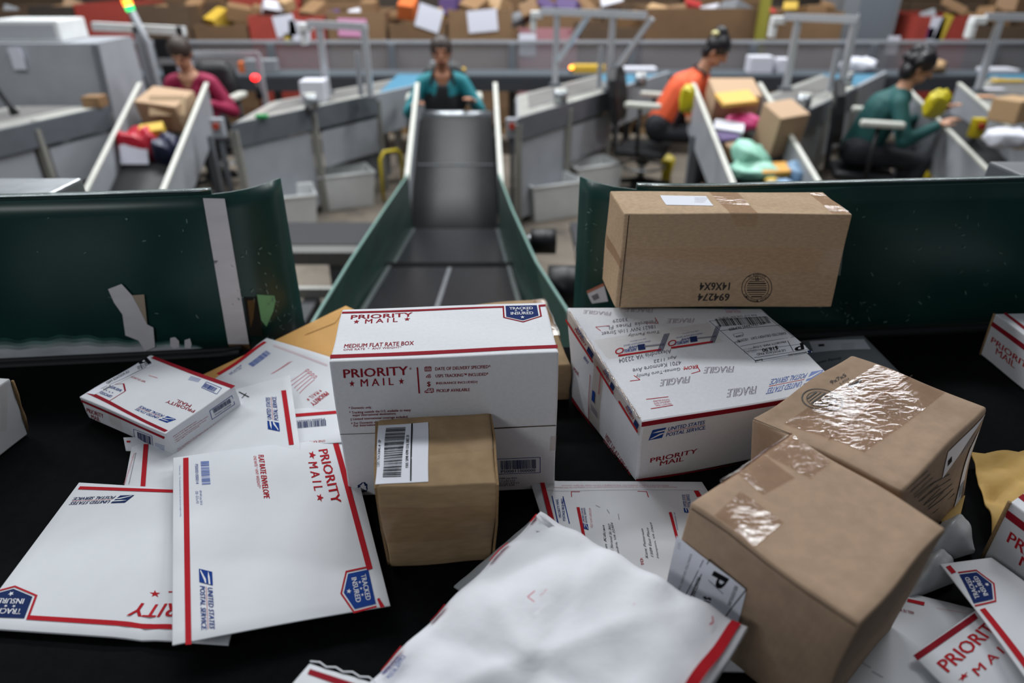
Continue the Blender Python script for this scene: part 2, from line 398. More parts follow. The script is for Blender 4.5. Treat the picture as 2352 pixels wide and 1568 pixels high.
    def shield(s, A, B, C, fill=None, ink=None, outline=None):
        M = s.aff(A, B, C); o = outline or RED
        O = ((-.10, 1), (-.10, .22), (.5, -.10), (1.10, .22), (1.10, 1)); I = ((-.05, 1), (-.05, .25), (.5, -.04), (1.05, .25), (1.05, 1))
        for k in range(4): s.mpoly((O[k], O[k + 1], I[k + 1], I[k]), M, o)
        if fill is not False: s.mpoly(((0, 1), (0, .28), (.5, .02), (1, .28), (1, 1)), M, fill or BLUE)
        w = ink or WHITE
        s.mtext('TRACKED', s.sub(M, .12, .70, .86, .88), w, .02, lay=2); s.mtext('INSURED', s.sub(M, .15, .36, .85, .54), w, .02, lay=2)
        for x in (.32, .5, .68): s.star(M, x, .62, .045, .05, w, 2)
        if fill is not False: s.star(M, .5, .2, .07, .09, w, 2)
def patch(mb, body, face, quad, m, off=.02, n=8, inch=False, cols=None):
    """A thin film or label on a side: quad of four points, bottom left first, going round."""
    k = Ink(mb, body, face, off, inch); q = [k.uv(p) for p in quad]; top = []; th = .006
    rows = []
    for j in range(n + 1):
        row = []
        for i in range(n + 1):
            a, b = i / n, j / n
            u = (q[0][0] * (1 - a) + q[1][0] * a) * (1 - b) + (q[3][0] * (1 - a) + q[2][0] * a) * b; v = (q[0][1] * (1 - a) + q[1][1] * a) * (1 - b) + (q[3][1] * (1 - a) + q[2][1] * a) * b
            row.append(k.f(u, v, off))
        rows.append(row)
    vs = [[mb.bm.verts.new(p) for p in r_] for r_ in rows]
    for j in range(n):
        for i in range(n): mb.face([vs[j][i], vs[j][i + 1], vs[j + 1][i + 1], vs[j + 1][i]], m, body.curved)
    return k
# ================================================================== the sorting belt and its green guards
BZ = 1.20
GREEN = mat('green_paint', '143c37', .34, var=.14, vscale=9, var2='35574f', v2scale=34, v2lo=.70, v2hi=.92, bump=.02, bscale=30, spec=.5)
GREEN2 = mat('green_chute_paint', '17352d', .38, var=.15, vscale=8, var2='3c5950', v2scale=20, v2lo=.66, v2hi=.86, spec=.5)
LIP = mat('bare_metal_edge', 'b9c3c4', .25, .9, var=.2, vscale=40)
SCUFF = mat('bare_scuffed_metal', 'c6c9d0', .6, .1, var=.2, vscale=14, stretch=(1, 1, 4)); DARK = mat('dark_rubber', '101214', .7)
STRIP = mat('old_white_tape', 'e0dce0', .6, var=.05, vscale=30, var2='55504c', v2scale=26, v2lo=.66, v2hi=.72, stretch=(.5, 1, 1.6))
BROWNTAPE = mat('brown_tape', '6f4f35', .6); GREENTAG = mat('pale_green_sticker', '76b582', .5)
STEEL = mat('brushed_steel', 'a5a9ad', .35, .85, var=.12, vscale=30)
def belt(mb):
    e = [(-2.2, 1.055), (-.95, 1.09), (-.52, 1.14), (-.40, 1.15), (.16, 1.15), (.34, 1.16), (1.05, 1.225), (2.1, 1.30), (2.2, -.28), (-2.2, -.28)]
    mb.prism([V((x, y, BZ - .05)) for x, y in e][::-1], (0, 0, .05), BELT)
mb = MB(); belt(mb); tag(mb.obj('sorting_belt'), 'wide black rubber conveyor belt carrying the parcels', 'conveyor belt')
def guard_curve(side):
    if side < 0:
        pts = [(-2.0, 1.065), (-1.6, 1.07), (-.95, 1.10), (-.70, 1.125), (-.55, 1.142), (-.52, 1.150), (-.49, 1.164), (-.465, 1.185), (-.445, 1.215), (-.43, 1.252)]
    else:
        pts = [(.128, 1.262), (.150, 1.225), (.18, 1.197), (.22, 1.179), (.28, 1.172), (.34, 1.172), (.60, 1.195), (1.05, 1.235), (1.6, 1.28), (2.1, 1.31)]
    return pts
def guard(name, side, label):
    pts = guard_curve(side); top = 1.502; rows = []
    zs = [1.195, 1.24, 1.30, 1.36, 1.43, 1.47, top]
    for z in zs:
        row = []
        for i, (x, y) in enumerate(pts):
            lo = z
            if z == zs[0] and ((side < 0 and i > 5) or (side > 0 and i < 3)): lo = 1.165
            row.append(V((x, y, lo)))
        rows.append(row)
    mb = MB(); mb.plate(rows, .004, GREEN)
    for n_, bx, sd in (((26, (530, 560, 640, 700), 2), (14, (60, 500, 460, 760), 5), (20, (610, 690, 680, 780), 8)) if side < 0 else ((24, (1880, 690, 2100, 745), 4), (30, (1960, 450, 2345, 700), 6), (10, (1345, 440, 1390, 640), 9))): chips(mb, side, n_, bx, sd)
    o = mb.obj(name); tag(o, label, 'guard panel')
    st = [p for p in pts if (p[0] <= -.52 if side < 0 else p[0] >= .215)]
    part('rolled_rim', o, lambda m: (m.tube([V((x, y + .010, top + .001)) for x, y in st], .0085, GREEN, 10), m.tube([V((x, y - .0015, top + .0085)) for x, y in st], .0022, LIP, 6)), 'dark green rolled rim with a worn shiny line')
    return o
def on_guard(x, z, side=-1, off=.0035):
    p = guard_curve(side)
    for a, b in zip(p, p[1:]):
        if a[0] <= x <= b[0]:
            t = (x - a[0]) / (b[0] - a[0]); return V((x, a[1] + (b[1] - a[1]) * t - off, z))
    return V((x, p[0][1] - off, z))
def guard_xy(px, side=-1, off=.0035):
    d = ray(*px); c = guard_curve(side)
    for (xa, ya), (xb, yb) in zip(c, c[1:]):      # where the sight line crosses the upright sheet
        det = d.x * (yb - ya) - d.y * (xb - xa)
        if abs(det) < 1e-9: continue
        k = (d.x * (0 - ya) - d.y * (0 - xa)) / det
        if -1e-6 <= k <= 1 + 1e-6:
            x, y = xa + (xb - xa) * k, ya + (yb - ya) * k; tt = (y - off) / d.y
            return CAM + d * tt
    return at(*px, Y=c[len(c) // 2][1] - off)
def chips(mb, side, n, box, seed):
    r = random.Random(seed)
    for k in range(n):
        x, y = r.uniform(box[0], box[2]), r.uniform(box[1], box[3]); a = r.uniform(0, 3.1); l, w = r.uniform(1.5, 5), r.uniform(.5, 1.3)
        c, s_ = math.cos(a), math.sin(a)
        mb.face([guard_xy((x + dx * c - dy * s_, y + dx * s_ + dy * c), side, .0042) for dx, dy in ((-l, -w), (l, -w), (l, w), (-l, w))], mat('chipped_paint', '6f8a84', .6))
gl = guard('guard_panel', -1, 'tall green metal side guard scuffed grey along its bottom, behind the left envelopes')
gr = guard('guard_panel', 1, 'tall green metal side guard behind the two stacked boxes on the right')
def decal(name, parent, polys, label=None, side=-1):
    mb = MB()
    for pts, m, off in polys:
        mb.face([guard_xy(p, side, off) for p in pts], m)
    o = mb.obj(name, parent, fix=False)
    if label: o['label'] = label
def strip_rows(L, Rr, m, off, n=14):
    out = []
    for i in range(n):
        a, b = i / n, (i + 1) / n; f = lambda P, t: (P[0][0] + (P[1][0] - P[0][0]) * t, P[0][1] + (P[1][1] - P[0][1]) * t)
        out.append(([f(L, b), f(Rr, b), f(Rr, a), f(L, a)], m, off))
    return out
decal('tape_strip', gl, strip_rows(((466, 455), (524, 790)), ((516, 456), (572, 790)), STRIP, .0045) + [([(524, 790), (572, 790), (577, 806), (536, 822)], BROWNTAPE, .004)], 'broad grimy white tape strip')
decal('torn_sticker', gl, [([(248, 664), (279, 652), (303, 678), (318, 705), (338, 745), (352, 752), (356, 797), (333, 806), (318, 782), (288, 770), (281, 722), (262, 695)], STRIP, .0055),
                           ([(303, 678), (331, 676), (338, 745), (318, 705)], mat('beige_sticker', 'b0a08c', .6), .005)], 'torn white paper sticker')
decal('sticker_remains', gl, [([(391, 776), (402, 774), (411, 783), (412, 797), (399, 801), (391, 794)], STRIP, .0045), ([(424, 781), (436, 777), (440, 790), (438, 800), (424, 799)], STRIP, .0045)])
decal('green_sticker', gl, [([(590, 676), (630, 679), (633, 690), (628, 714), (612, 750), (600, 735)], GREENTAG, .0045)], 'pale green torn sticker')
decal('slot_opening', gl, [([(560, 683), (591, 682), (604, 772), (574, 772)], mat('slot_dark', '1b1712', .9), .0040), ([(568, 690), (586, 688), (582, 730), (576, 752)], mat('slot_brown', '5d4420', .9), .0045)], 'dark rectangular slot')
decal('torn_sticker', gr, [([(1347, 668), (1386, 650), (1397, 692), (1360, 697), (1353, 684)], STRIP, .0045), ([(1347, 668), (1386, 650), (1388, 656), (1349, 674)], mat('faded_orange', 'b5705a', .7), .0055), ([(1358, 680), (1372, 673), (1376, 684), (1364, 690)], mat('sticker_grey', '7d7a80', .7), .0055)], 'torn white sticker with a faded orange edge', 1)
SC_R = random.Random(3)
def scuffs(mb):
    N_ = 60; tops = [774 + 5 * math.sin(k * .22) + 2.5 * math.sin(k * .9 + 1) + max(0, k - 38) * 1.7 for k in range(N_ + 1)]
    for k in range(N_):
        xa, xb = -24 + k * 9, -15 + k * 9; ba, bb = 829 - k * .42, 829 - (k + 1) * .42
        for u0, u1, m in ((0, .5, SCUFF), (.5, .68, mat('scuff_blend_a', '98a5a6', .55, var=.25, vscale=20, stretch=(1, 1, 3))), (.68, .84, mat('scuff_blend_b', '66837f', .5, var=.3, vscale=24, stretch=(1, 1, 3))), (.84, 1, mat('scuff_blend_c', '2c554f', .45, var=.3, vscale=24, stretch=(1, 1, 3)))):
            f = lambda b_, t_, u: b_ + (t_ - b_) * u
            mb.face([guard_xy(p, -1, .0038) for p in ((xa, f(ba, tops[k], u0)), (xb, f(bb, tops[k + 1], u0)), (xb, f(bb, tops[k + 1], u1)), (xa, f(ba, tops[k], u1)))], m)
part('scuffed_band', gl, scuffs, 'bare grey metal band where the paint has rubbed off')
def rails(mb):
    for z, y, r, m in ((1.203, -.009, .006, DARK), (1.199, -.022, .007, DARK)):
        mb.tube([V((x, yy + y, z)) for x, yy in guard_curve(-1) if x <= -.5], r, m, 8)
mb = MB(); rails(mb); tag(mb.obj('edge_rail'), 'black rubber edge rail under the scuffed green guard', 'rail')
mb = MB(); mb.tube([V((x, yy - .014, 1.208)) for x, yy in guard_curve(1) if x >= .3], .010, DARK, 8); tag(mb.obj('edge_rail'), 'black rubber edge rail under the chipped green guard behind the big boxes', 'rail')
# ================================================================== parcels
def finish(mb, name, label, cat, group=None): return tag(mb.obj(name, fix=True), label, cat, group)
def film(root, name, body, face, quad, m, off=.02, label=None, ink=None, n=8):
    mb = MB(); k = patch(mb, body, face, quad, m, off, n)
    if ink: k.off = off + .008; ink(k)
    o = mb.obj(name, root, fix=False)
    if label: o['label'] = label
    return o
def P4(q, z): return [at(*p, z=z) for p in q]
def boxc(top, zt, fb, zb=BZ, fbz=None):
    """eight corners from the four corners of the top (front left, front right, rear right, rear left) and the front bottom corner(s)."""
    T = [at(x, y, z=(zt if not isinstance(zt, (list, tuple)) else zt[i])) for i, (x, y) in enumerate(top)]
    B = [at(*p, z=zb) for p in fb]
    if len(B) == 1: s = B[0] - T[0]; B = [t + s for t in T]
    else: B = [B[0], B[1], T[2] + (B[1] - T[1]), T[3] + (B[0] - T[0])]
    return B + T
# ---- white box with two red lines, standing upright in the middle
c = boxc([(755, 831), (1284, 809), (1251.4, 693), (786.6, 709.5)], 1.42, [(802, 1141), (1274, 1122)], 1.201)
bd = hexbody(c, (11.25, 6, 8.75), .0008, 1, rad=.09)
mb = MB(); bd.mesh(mb, WHITE)
k = Ink(mb, bd, 'front')
k.text('PRIORITY', (790, 868), (938, 860.5), (788, 848), DRED, .016)
k.text('M A I L', (829, 887.5), (904, 883.5), (828, 870.5), DRED, .016)
M = k.aff((802, 889), (928, 884), (801, 873)); k.star(M, .055, .5, .055, .5, DRED); k.star(M, .955, .55, .055, .5, DRED)
k.text('®', (940, 849), (945.5, 848.6), (940, 843.5), DRED)
k.line((958.5, 843), (963, 903), .075, DRED)
for t, A, B, C in (('DATE OF DELIVERY SPECIFIED^', (999.5, 850.5), (1126, 845), (999.3, 843)), ('USPS TRACKING™ INCLUDED*', (1000.5, 866.5), (1121, 862), (1000.2, 859)), ('INSURANCE INCLUDED†', (1002, 884), (1097, 880.5), (1001.6, 877)), ('PICKUP AVAILABLE', (1003, 900.5), (1079, 897.5), (1002.6, 893.5))):
    k.text(t, A, B, C, DRED, .018)
M = k.aff((976, 852), (990, 851.3), (975.7, 841))   # calendar
k.mline([(0, 0), (1, 0), (1, .85), (0, .85), (0, 0)], M, .035, DRED); k.mline([(0, .65), (1, .65)], M, .035, DRED); k.mline([(.25, .8), (.25, 1)], M, .035, DRED); k.mline([(.75, .8), (.75, 1)], M, .035, DRED)
for i in (.25, .5, .75):
    for j in (.18, .42): k.mpoly(((i - .08, j - .08), (i + .08, j - .08), (i + .08, j + .08), (i - .08, j + .08)), M, DRED)
M = k.aff((978, 869), (991, 868.3), (977.7, 859))   # signal arcs
for r_ in (.35, .65, .95): k.mline([(1 - r_ * math.cos(t), r_ * math.sin(t)) for t in [x * .2 for x in range(1, 8)]], M, .04, DRED)
k.ring(M, .92, .1, .12, .12, DRED)
k.text('$', (981, 888.5), (989, 888), (980.8, 876), DRED, .016)
M = k.aff((975.5, 902), (996, 901), (975.3, 892.5))   # van
k.mline([(0, .15), (.05, .5), (.25, .6), (.38, 1), (.95, 1), (1, .15), (0, .15)], M, .035, DRED); k.ring(M, .25, .12, .1, .05, DRED, .2); k.ring(M, .78, .12, .1, .05, DRED, .2); k.mline([(.3, .62), (.92, .62)], M, .03, DRED); k.mline([(.62, .62), (.62, .95)], M, .03, DRED)
for t, A, B, h in (('^ Domestic only.', (801, 941), (854, 939), 7), ('* Tracking outside the U.S. available to many', (802.5, 951.5), (943.5, 945.2), 7.5), ('major international destinations.', (810, 957.5), (910, 953), 7), ('‡ Limited international coverage included.', (805, 966.5), (937, 960.5), 7), ('× For Domestic shipments, maximum weight is 70 lbs.', (806.5, 976), (980, 967), 7), ('For international shipments, maximum 20 lbs.', (812.5, 981.5), (968, 973.5), 7)):
    k.text(t, A, B, (A[0] - .4, A[1] - h), DRED, .012)
k.line((781, 997), (1277, 976.5), .035, GASH)
M = k.aff((821, 1131), (846, 1130), (820.3, 1107))
for a in range(3):      # recycling arrows
    ca = a * 2 * math.pi / 3
    def rp(x, y): return (.5 + (x * math.cos(ca) - y * math.sin(ca)) * .5, .5 + (x * math.sin(ca) + y * math.cos(ca)) * .5)
    k.mpoly([rp(*p) for p in ((-.62, .55), (-.1, .95), (.18, .95), (-.38, .4))], M, NAVY); k.mpoly([rp(*p) for p in ((.1, .98), (.45, .25), (.72, .5), (.42, .98))], M, NAVY); k.mpoly([rp(*p) for p in ((.22, .32), (.85, .2), (.80, .72))], M, NAVY)
k.frame((1140, 1088.5), (1241, 1084.5), (1138.5, 1054), .035, BLUE); k.barcode((1150, 1078), (1231, 1075), (1149, 1057.5), NAVY, 40, 3); k.text('PS00011000000', (1151, 1085.5), (1230, 1082.5), (1150.7, 1079.3), NAVY, .01)
for i, t in enumerate(('O-FRB_July 2013', 'ID: 11 x 8.5 x 5.5', 'OD: 11.25 x 8.75 x 6', 'ODCUFT: 0.341')): k.text(t, (1142, 1101 + i * 5.2), (1142 + (45, 41, 50, 40)[i], 1099.5 + i * 5.2), (1141.9, 1096.8 + i * 5.2), NAVY, .012)
k = Ink(mb, bd, 'top')
k.poly([(785.2, 720.2), (1156, 706.6), (1155.5, 702.9), (786.4, 716)], DRED); k.poly([(1239, 704.6), (1253.8, 703.6), (1252.8, 699), (1238, 700.2)], DRED)
k.poly([(757.5, 823.5), (1281.5, 799.5), (1280.5, 791.8), (759.5, 814.8)], DRED)
k.text('PRIORITY', (805.7, 733.2), (948, 726.8), (807.3, 723.9), DRED, .016); k.text('M A I L', (838.5, 743), (913, 739), (839.5, 733.3), DRED, .016)
M = k.aff((810, 744), (944, 737.5), (812, 733.5)); k.star(M, .06, .45, .055, .5, DRED); k.star(M, .93, .5, .055, .5, DRED)
k.text('MEDIUM FLAT RATE BOX', (790, 799), (950, 792.2), (792, 790.5), DRED, .022); k.text('ONE RATE  ★  ANY WEIGHT*'.replace('★', '*'), (788.5, 805.5), (922, 799.6), (789.5, 800.8), DRED, .0)
k.shield((1164, 738), (1238.5, 735), (1161, 702.5), fill=mat('shield_blue', '1c2f66', .8, spec=.08), outline=DRED)
o = finish(mb, 'mailing_box', 'tall white mailing box with red lines and a blue shield standing in the middle', 'box')
film(o, 'tape_strip', bd, 'front', [(1262, 1035), (1276.5, 1034), (1279, 1000), (1264, 1001)], TAPE_W, .02)
k2 = MB(); kk = Ink(k2, bd, 'front', .018); kk.line((1128, 983.5), (1277, 976.5), .06, GASH); kk.line((1128, 983.5), (1277, 976.5), .05, GASH); k2.obj('lid_seam', o, fix=False)['label'] = 'dark open seam of the flap'
# ---- long brown box leaning on the guard
c = [at(1413, 707, z=1.366), at(1910, 704.7, z=1.366)]; T = [at(1435, 490, z=1.5236), at(1958.6, 491.6, z=1.5236), at(1891, 441, z=1.526), at(1400, 438, z=1.526)]
c = c + [T[2] + (c[1] - T[1]), T[3] + (c[0] - T[0])] + T
bd = hexbody(c, (14, 4, 6), .0008, 4, rad=.10)
mb = MB(); bd.mesh(mb, CARD); k = Ink(mb, bd, 'front')
ITAL = .2
k.text('694274', (1675, 673.5), (1602.5, 673.5), (1675.5, 690.5), BROWNINK, .03, ITAL); k.text('14X6X4', (1677, 648), (1606.5, 648.5), (1677.5, 666), BROWNINK, .03, ITAL)
M = k.aff((1702, 694), (1773, 694), (1703, 627))
k.ring(M, .5, .5, .5, .022, BROWNINK); k.ring(M, .5, .5, .40, .018, BROWNINK)
for i in range(9):
    yy = .2 + i * .075; hw = math.sqrt(max(0, .36 ** 2 - (yy - .5) ** 2)) * .9; k.mline([(.5 - hw, yy), (.5 + hw, yy)], M, .05 if i % 3 else .09, BROWNINK)
k.mtext('95', lambda x, y: M(.56 - .12 * x, .9 - .16 * y), BROWNINK, .02)
for w, r_, a0, a1 in (('STAPLES INDUSTRIES', .45, 150, 30), ('SUWANEE, GA', .45, 235, 305)):
    n = len(w)
    for i, ch in enumerate(w):
        if ch == ' ': continue
        a = R(a0 + (a1 - a0) * i / (n - 1)) ; a = a + math.pi; ux, uy = math.cos(a), math.sin(a); sg = 1 if a0 == 150 else -1
        k.mtext(ch, lambda x, y: M(.5 + ux * r_ + sg * (uy * (x - .5) * .045 + ux * (y - .5) * .06), .5 + uy * r_ + sg * (-ux * (x - .5) * .045 + uy * (y - .5) * .06)), BROWNINK, .01)
o = finish(mb, 'cardboard_box', 'long brown cardboard box stamped 14X6X4 upside down, lying on top of a white box', 'box')
film(o, 'tape_strip', bd, 'top', [(1677, 490), (1741, 490), (1691, 440), (1627, 440)], TAPE_W, .02, 'shiny crinkled tape strip')
film(o, 'tape_strip', bd, 'front', [(1690, 520), (1738, 520), (1741, 492), (1677, 492)], TAPE, .02)
film(o, 'tape_strip', bd, 'front', [(1423, 632), (1930, 632), (1938, 569), (1430, 569)], TAPE, .02, 'clear tape strip along the front')
film(o, 'tape_strip', bd, 'top', [(1912, 491), (1955, 491), (1890, 444), (1858, 444)], TAPE_W, .02)
film(o, 'tape_strip', bd, 'left', [(1392, 565), (1427, 620), (1429, 600), (1393, 535)], TAPE_W, .02)
film(o, 'address_label', bd, 'top', [(1530, 471), (1639, 473), (1622, 451), (1516, 449)], LABEL, .02, 'blank looking white label', lambda k: [k.line((1595, 455 + i * 3.2), (1627 - i * 3, 455.3 + i * 3.2), .03, GREY) for i in range(4)])
part('flap_edge', o, lambda m: m.tube([bd.side('front')[0](.28, .1, .004), bd.side('front')[0](.28, 5.9, .004)], .0006, GASH, 5))
# ---- big white taped box underneath
c = boxc([(1474, 971), (1942, 892), (1749, 707), (1302, 704)], [1.335, 1.338, 1.357, 1.357], [(1459, 1106)], 1.202)
rl = at(1314, 918, z=1.202); c[3] = rl; c[2] = c[6] + (rl - c[7])
bd = hexbody(c, (12.25, 12.25, 6), .0010, 2, rad=.14, n=(18, 18, 10))
mb = MB(); bd.mesh(mb, WHITE); k = Ink(mb, bd, 'top')
for A, B, C in (((1404, 717), (1342, 712), (1402, 725)), ((1500, 708), (1438, 706), (1498, 718)), ((1595, 731), (1535, 732), (1592, 741)), ((1686, 841), (1620, 843), (1683, 855)), ((1585, 864), (1519, 872), (1582, 879)), ((1738, 886), (1673, 894), (1735, 904))):
    k.hollow('FRAGILE', A, B, C, mat('stamp_pale', '9c8f9a', .8) if A[1] < 800 else mat('stamp_purple', '6f6076', .8), .02)
k.postal((1892, 849), (1772, 870), (1878, 880), mat('pale_blue_ink', '5a72b4', .5))
for x, y, a, b in ((1400, 748, (-32, 3), (12, 9)), (1512, 743, (-8, -14), (-30, -1)), (1608, 852, (-20, 6), (-9, -14)), (1470, 872, (-23, 3), (-14, -10))):
    k.line((x, y), (x + a[0], y + a[1]), .05, RED); k.line((x + (a[0] if x < 1450 else 0), y + (a[1] if x < 1450 else 0)), (x + (a[0] if x < 1450 else 0) + b[0], y + (a[1] if x < 1450 else 0) + b[1]), .05, RED)
k.text('FROM:', (1603, 838), (1570, 842), (1601, 846), RED, .02)
HAND = mat('pen_ink', '6f6a76', .8, spec=.1)
for t, A, B, h in (('Pembroke', (1506, 735), (1457, 741), 8), ('Pines FL', (1449, 742), (1393, 749), 8), ('33029', (1441, 730), (1405, 734.5), 7), ('18621 NW 11th Street', (1504, 746), (1380, 763), 8), ('Toro Family', (1512, 757), (1440, 766), 8),
                   ('Alexandria VA 22304', (1541, 802), (1419, 824), 8.5), ('Apt 1122', (1553, 815), (1499, 825), 8), ('4701 Kenmore Ave', (1563, 828), (1452, 847), 8.5), ('Gomez-Toro Family', (1560, 842), (1458, 859), 8.5)):
    k.text(t, A, B, (A[0] + 4, A[1] + h), HAND, -.012, .3)
for dy in (0, 24): k.line((1535 + dy * .45, 911 + dy * .8), (1484 + dy * .45, 917 + dy * .9), .05, RED)
for i, t in enumerate(('PRIORITY MAIL', 'LARGE FLAT RATE', 'POSTAGE REQUIRED')): k.text(t, (1541 - i * 2.5, 925 - i * 5), (1504 - i * 2.5, 929.5 - i * 5), (1542.5 - i * 2.5, 928.5 - i * 5), PINK, .01)
k.text('UNITED STATES', (1693, 706.5), (1660, 706), (1695, 712), mat('pale_blue_ink', '5a72b4', .5)); k.text('POSTAL SERVICE', (1699, 713), (1666, 713.5), (1701, 718), PINK)
k = Ink(mb, bd, 'front')
k.poly([(1473, 980), (1940, 903), (1938, 893.5), (1474, 969)], DRED); k.poly([(1460, 1105), (1800, 1052), (1800, 1046), (1461, 1100)], DRED)
k.postal((1489, 1011), (1620, 985.5), (1490, 989)); k.priority((1492, 1074), (1597, 1052), (1494, 1052), DRED, False)
k = Ink(mb, bd, 'left')
k.text('VISIT US AT USPS.COM', (1389, 1004), (1443, 1094), (1393, 994), DRED, .02); k.text('ORDER FREE SUPPLIES ONLINE', (1386, 1012), (1440, 1099), (1388.5, 1006), PINK, .01)
k.poly([(1314, 921), (1440, 1100), (1438, 1092), (1314, 910)], DRED)
k.text('SERVICE', (1340, 822), (1350, 836), (1343, 817), BLUE, .02); k.text('MAIL', (1318, 850), (1330, 865), (1319, 842), DRED, .02)
o = finish(mb, 'mailing_box', 'large white mailing box wrapped in printed tape and stamped fragile, under the long brown box', 'box')
def tapeprint(k):
    for A, B in (((1637, 785), (1541, 799)), ((1518, 803), (1420, 817))):
        d = (B[0] - A[0], B[1] - A[1]); L = math.hypot(*d)
        P = lambda t, h: (A[0] + d[0] * t + 0.25 * h, A[1] + d[1] * t - h)
        k.poly([P(0, -2.2), P(1, -2.2), P(1, 1.8), P(0, 1.8)], RED)
        k.text('PRIORITY', P(.60, 5), P(.93, 5), P(.60, 12), BLUE, .02, -.2); k.text('MAIL', P(.60, 13), P(.82, 13), P(.60, 18), BLUE, .02, -.2)
        k.poly([P(.38, 6), P(.55, 6), P(.60, 19), P(.43, 19)], NAVY)
        k.poly([P(-.05, 10), P(.42, 12), P(.42, 15), P(-.05, 13)], GREY); k.ring(k.aff(P(1.10, 4), P(.90, 4), P(1.10, 18)), .5, .5, .5, .14, RED)
        k.text('UNITED STATES POSTAL SERVICE', P(.30, 22), P(.93, 20), P(.30, 25), BLUE); k.text('Visit us at usps.com', P(.42, 29), P(.80, 28), P(.42, 32), BLUE)
        for j in range(4): k.line(P(-.04 + j * .035, -3), P(-.10 + j * .035, 36), .035, NAVY)
film(o, 'printed_tape', bd, 'top', [(1397, 826), (1662, 786), (1628, 741), (1362, 782)], TAPE, .02, 'clear tape printed with red bars and blue lettering', tapeprint)
def sidetape(k):
    for A, B in (((1300, 735), (1362, 832)), ((1371, 842), (1409, 905)), ((1422, 922), (1465, 993))):
        P = lambda t, h: (A[0] + (B[0] - A[0]) * t + .4 * h, A[1] + (B[1] - A[1]) * t - h)
        k.poly([P(0, -1), P(1, -1), P(1, 3), P(0, 3)], RED); k.text('PRIORITY', P(.3, 6), P(.7, 6), P(.3, 12), DRED, .02); k.text('MAIL', P(.35, 12), P(.6, 12), P(.35, 17), BLUE, .02); k.poly([P(.76, 4), P(.95, 4), P(.95, 14), P(.76, 14)], NAVY)
        k.text('Visit us at usps.com', P(.2, 24), P(.8, 24), P(.2, 27), BLUE)
film(o, 'printed_tape', bd, 'left', [(1301, 742), (1469, 1002), (1473, 978), (1303, 712)], TAPE_W, .03, 'crinkled printed tape along the top edge', sidetape)
film(o, 'printed_tape', bd, 'left', [(1352, 985), (1378, 1010), (1388, 850), (1366, 820)], TAPE_W, .035, 'printed tape strip down the end', lambda k: (k.line((1357, 860), (1353, 980), .09, RED), k.line((1381, 855), (1376, 905), .09, RED), k.poly([(1362, 895), (1368, 900), (1366, 925), (1360, 918)], BLUE), [k.line((1358, 927 + i * 5), (1374, 950 + i * 5), .05, NAVY) for i in range(3)]))
part('tape_edge', o, lambda m: [m.tube([bd.side('top')[0](-.03 + .05 * math.sin(y * 5 + j * 2), y, .02 + .03 * math.sin(y * 7 + j)) for y in [.3 + i * .25 for i in range(46)]], .0011, TAPE_W, 6) for j in range(2)], 'crinkled clear tape folded over the edge')
def postage(k):
    k.frame((1735, 829), (1863, 807), (1629, 738), .04, BLACK)
    k.barcode((1641, 733), (1760, 727), (1652, 751), BLACK, 44, 8)
    k.line((1655, 760), (1795, 747), .06, BLACK); k.text('USPS TRACKING NUMBER', (1757, 740), (1672, 755), (1760, 745), BLACK, .02); k.text('9505 5127 2246 8301 3928 70', (1737, 722), (1650, 729.5), (1739, 726), BLACK)
    k.text('EXPECTED DELIVERY DAY:  10/29/18', (1803, 763), (1693, 781), (1806, 768), BLACK, .01); k.frame((1687, 774), (1708, 770), (1684, 768), .025, BLACK); k.text('C009', (1706, 769), (1689, 772), (1708, 773), BLACK, .01)
    k.text('1021', (1702, 782), (1687, 785), (1704, 786), BLACK, .01); k.text('PRIORITY MAIL 2-Day', (1803, 782), (1728, 796), (1806, 787), BLACK, .02)
    k.line((1700, 796), (1845, 771), .04, BLACK); k.line((1714, 808), (1852, 789), .04, BLACK); k.line((1732, 822), (1866, 802), .04, BLACK)
    k.text('P', (1843, 787), (1824, 791), (1846, 803), BLACK, .04); k.line((1809, 783), (1822, 807), .04, BLACK)
    k.text('US POSTAGE PAID', (1803, 802), (1737, 812), (1805, 807), BLACK, .01); k.text('$18.90', (1785, 794), (1749, 800), (1788, 803), BLACK, .035)
    for i, t in enumerate(('Origin: 22312', '10/27/18', '5144850412-09')): k.text(t, (1737 - i, 806 - i * 4), (1709 - i, 810 - i * 4), (1738 - i, 809 - i * 4), GREY)
    k.text('UNITED STATES POSTAL SERVICE', (1852, 807), (1809, 814), (1853.5, 811), BLACK, .01); k.poly([(1862, 804), (1854, 806), (1857, 812), (1864, 810)], NAVY); k.text('Retail', (1750, 824), (1733, 828), (1752, 829), BLACK, .02)
film(o, 'postage_label', bd, 'top', [(1734, 833), (1866, 809), (1752, 717), (1622, 735)], LABEL, .02, 'white postage label with a barcode', postage, 12)
# ---- two brown boxes on the right
c = boxc([(1726, 960), (2075, 1129), (2266, 933), (1955.5, 811)], [1.352, 1.352, 1.356, 1.356], [(2064, 1370)], BZ)
cb = at(2213, 1141, z=1.203); s = cb - c[6]; c = [p + s for p in c[4:]] + c[4:]
bd = hexbody(c, (7, 9, 5.5), .0022, 3, rad=.15, n=(16, 18, 12))
mb = MB(); bd.mesh(mb, CARD3, True); k = Ink(mb, bd, 'top', .03)
STAMP = mat('stamp_dark', '4b4a48', .7)
M = k.aff((1858, 958), (1915, 893), (1832, 890)); M = lambda x, y, a=k.uv((1888, 918)): (a[0] + (x - .5) * 1.9, a[1] + (y - .5) * 1.9)
k.ring(M, .5, .5, .5, .03, STAMP); k.ring(M, .5, .5, .38, .02, STAMP)
for i in range(7):
    yy = .22 + i * .09; hw = math.sqrt(max(0, .36 ** 2 - (yy - .5) ** 2)) * .9; k.mline([(yy, .5 - hw), (yy, .5 + hw)], M, .05 if i % 2 else .08, STAMP)
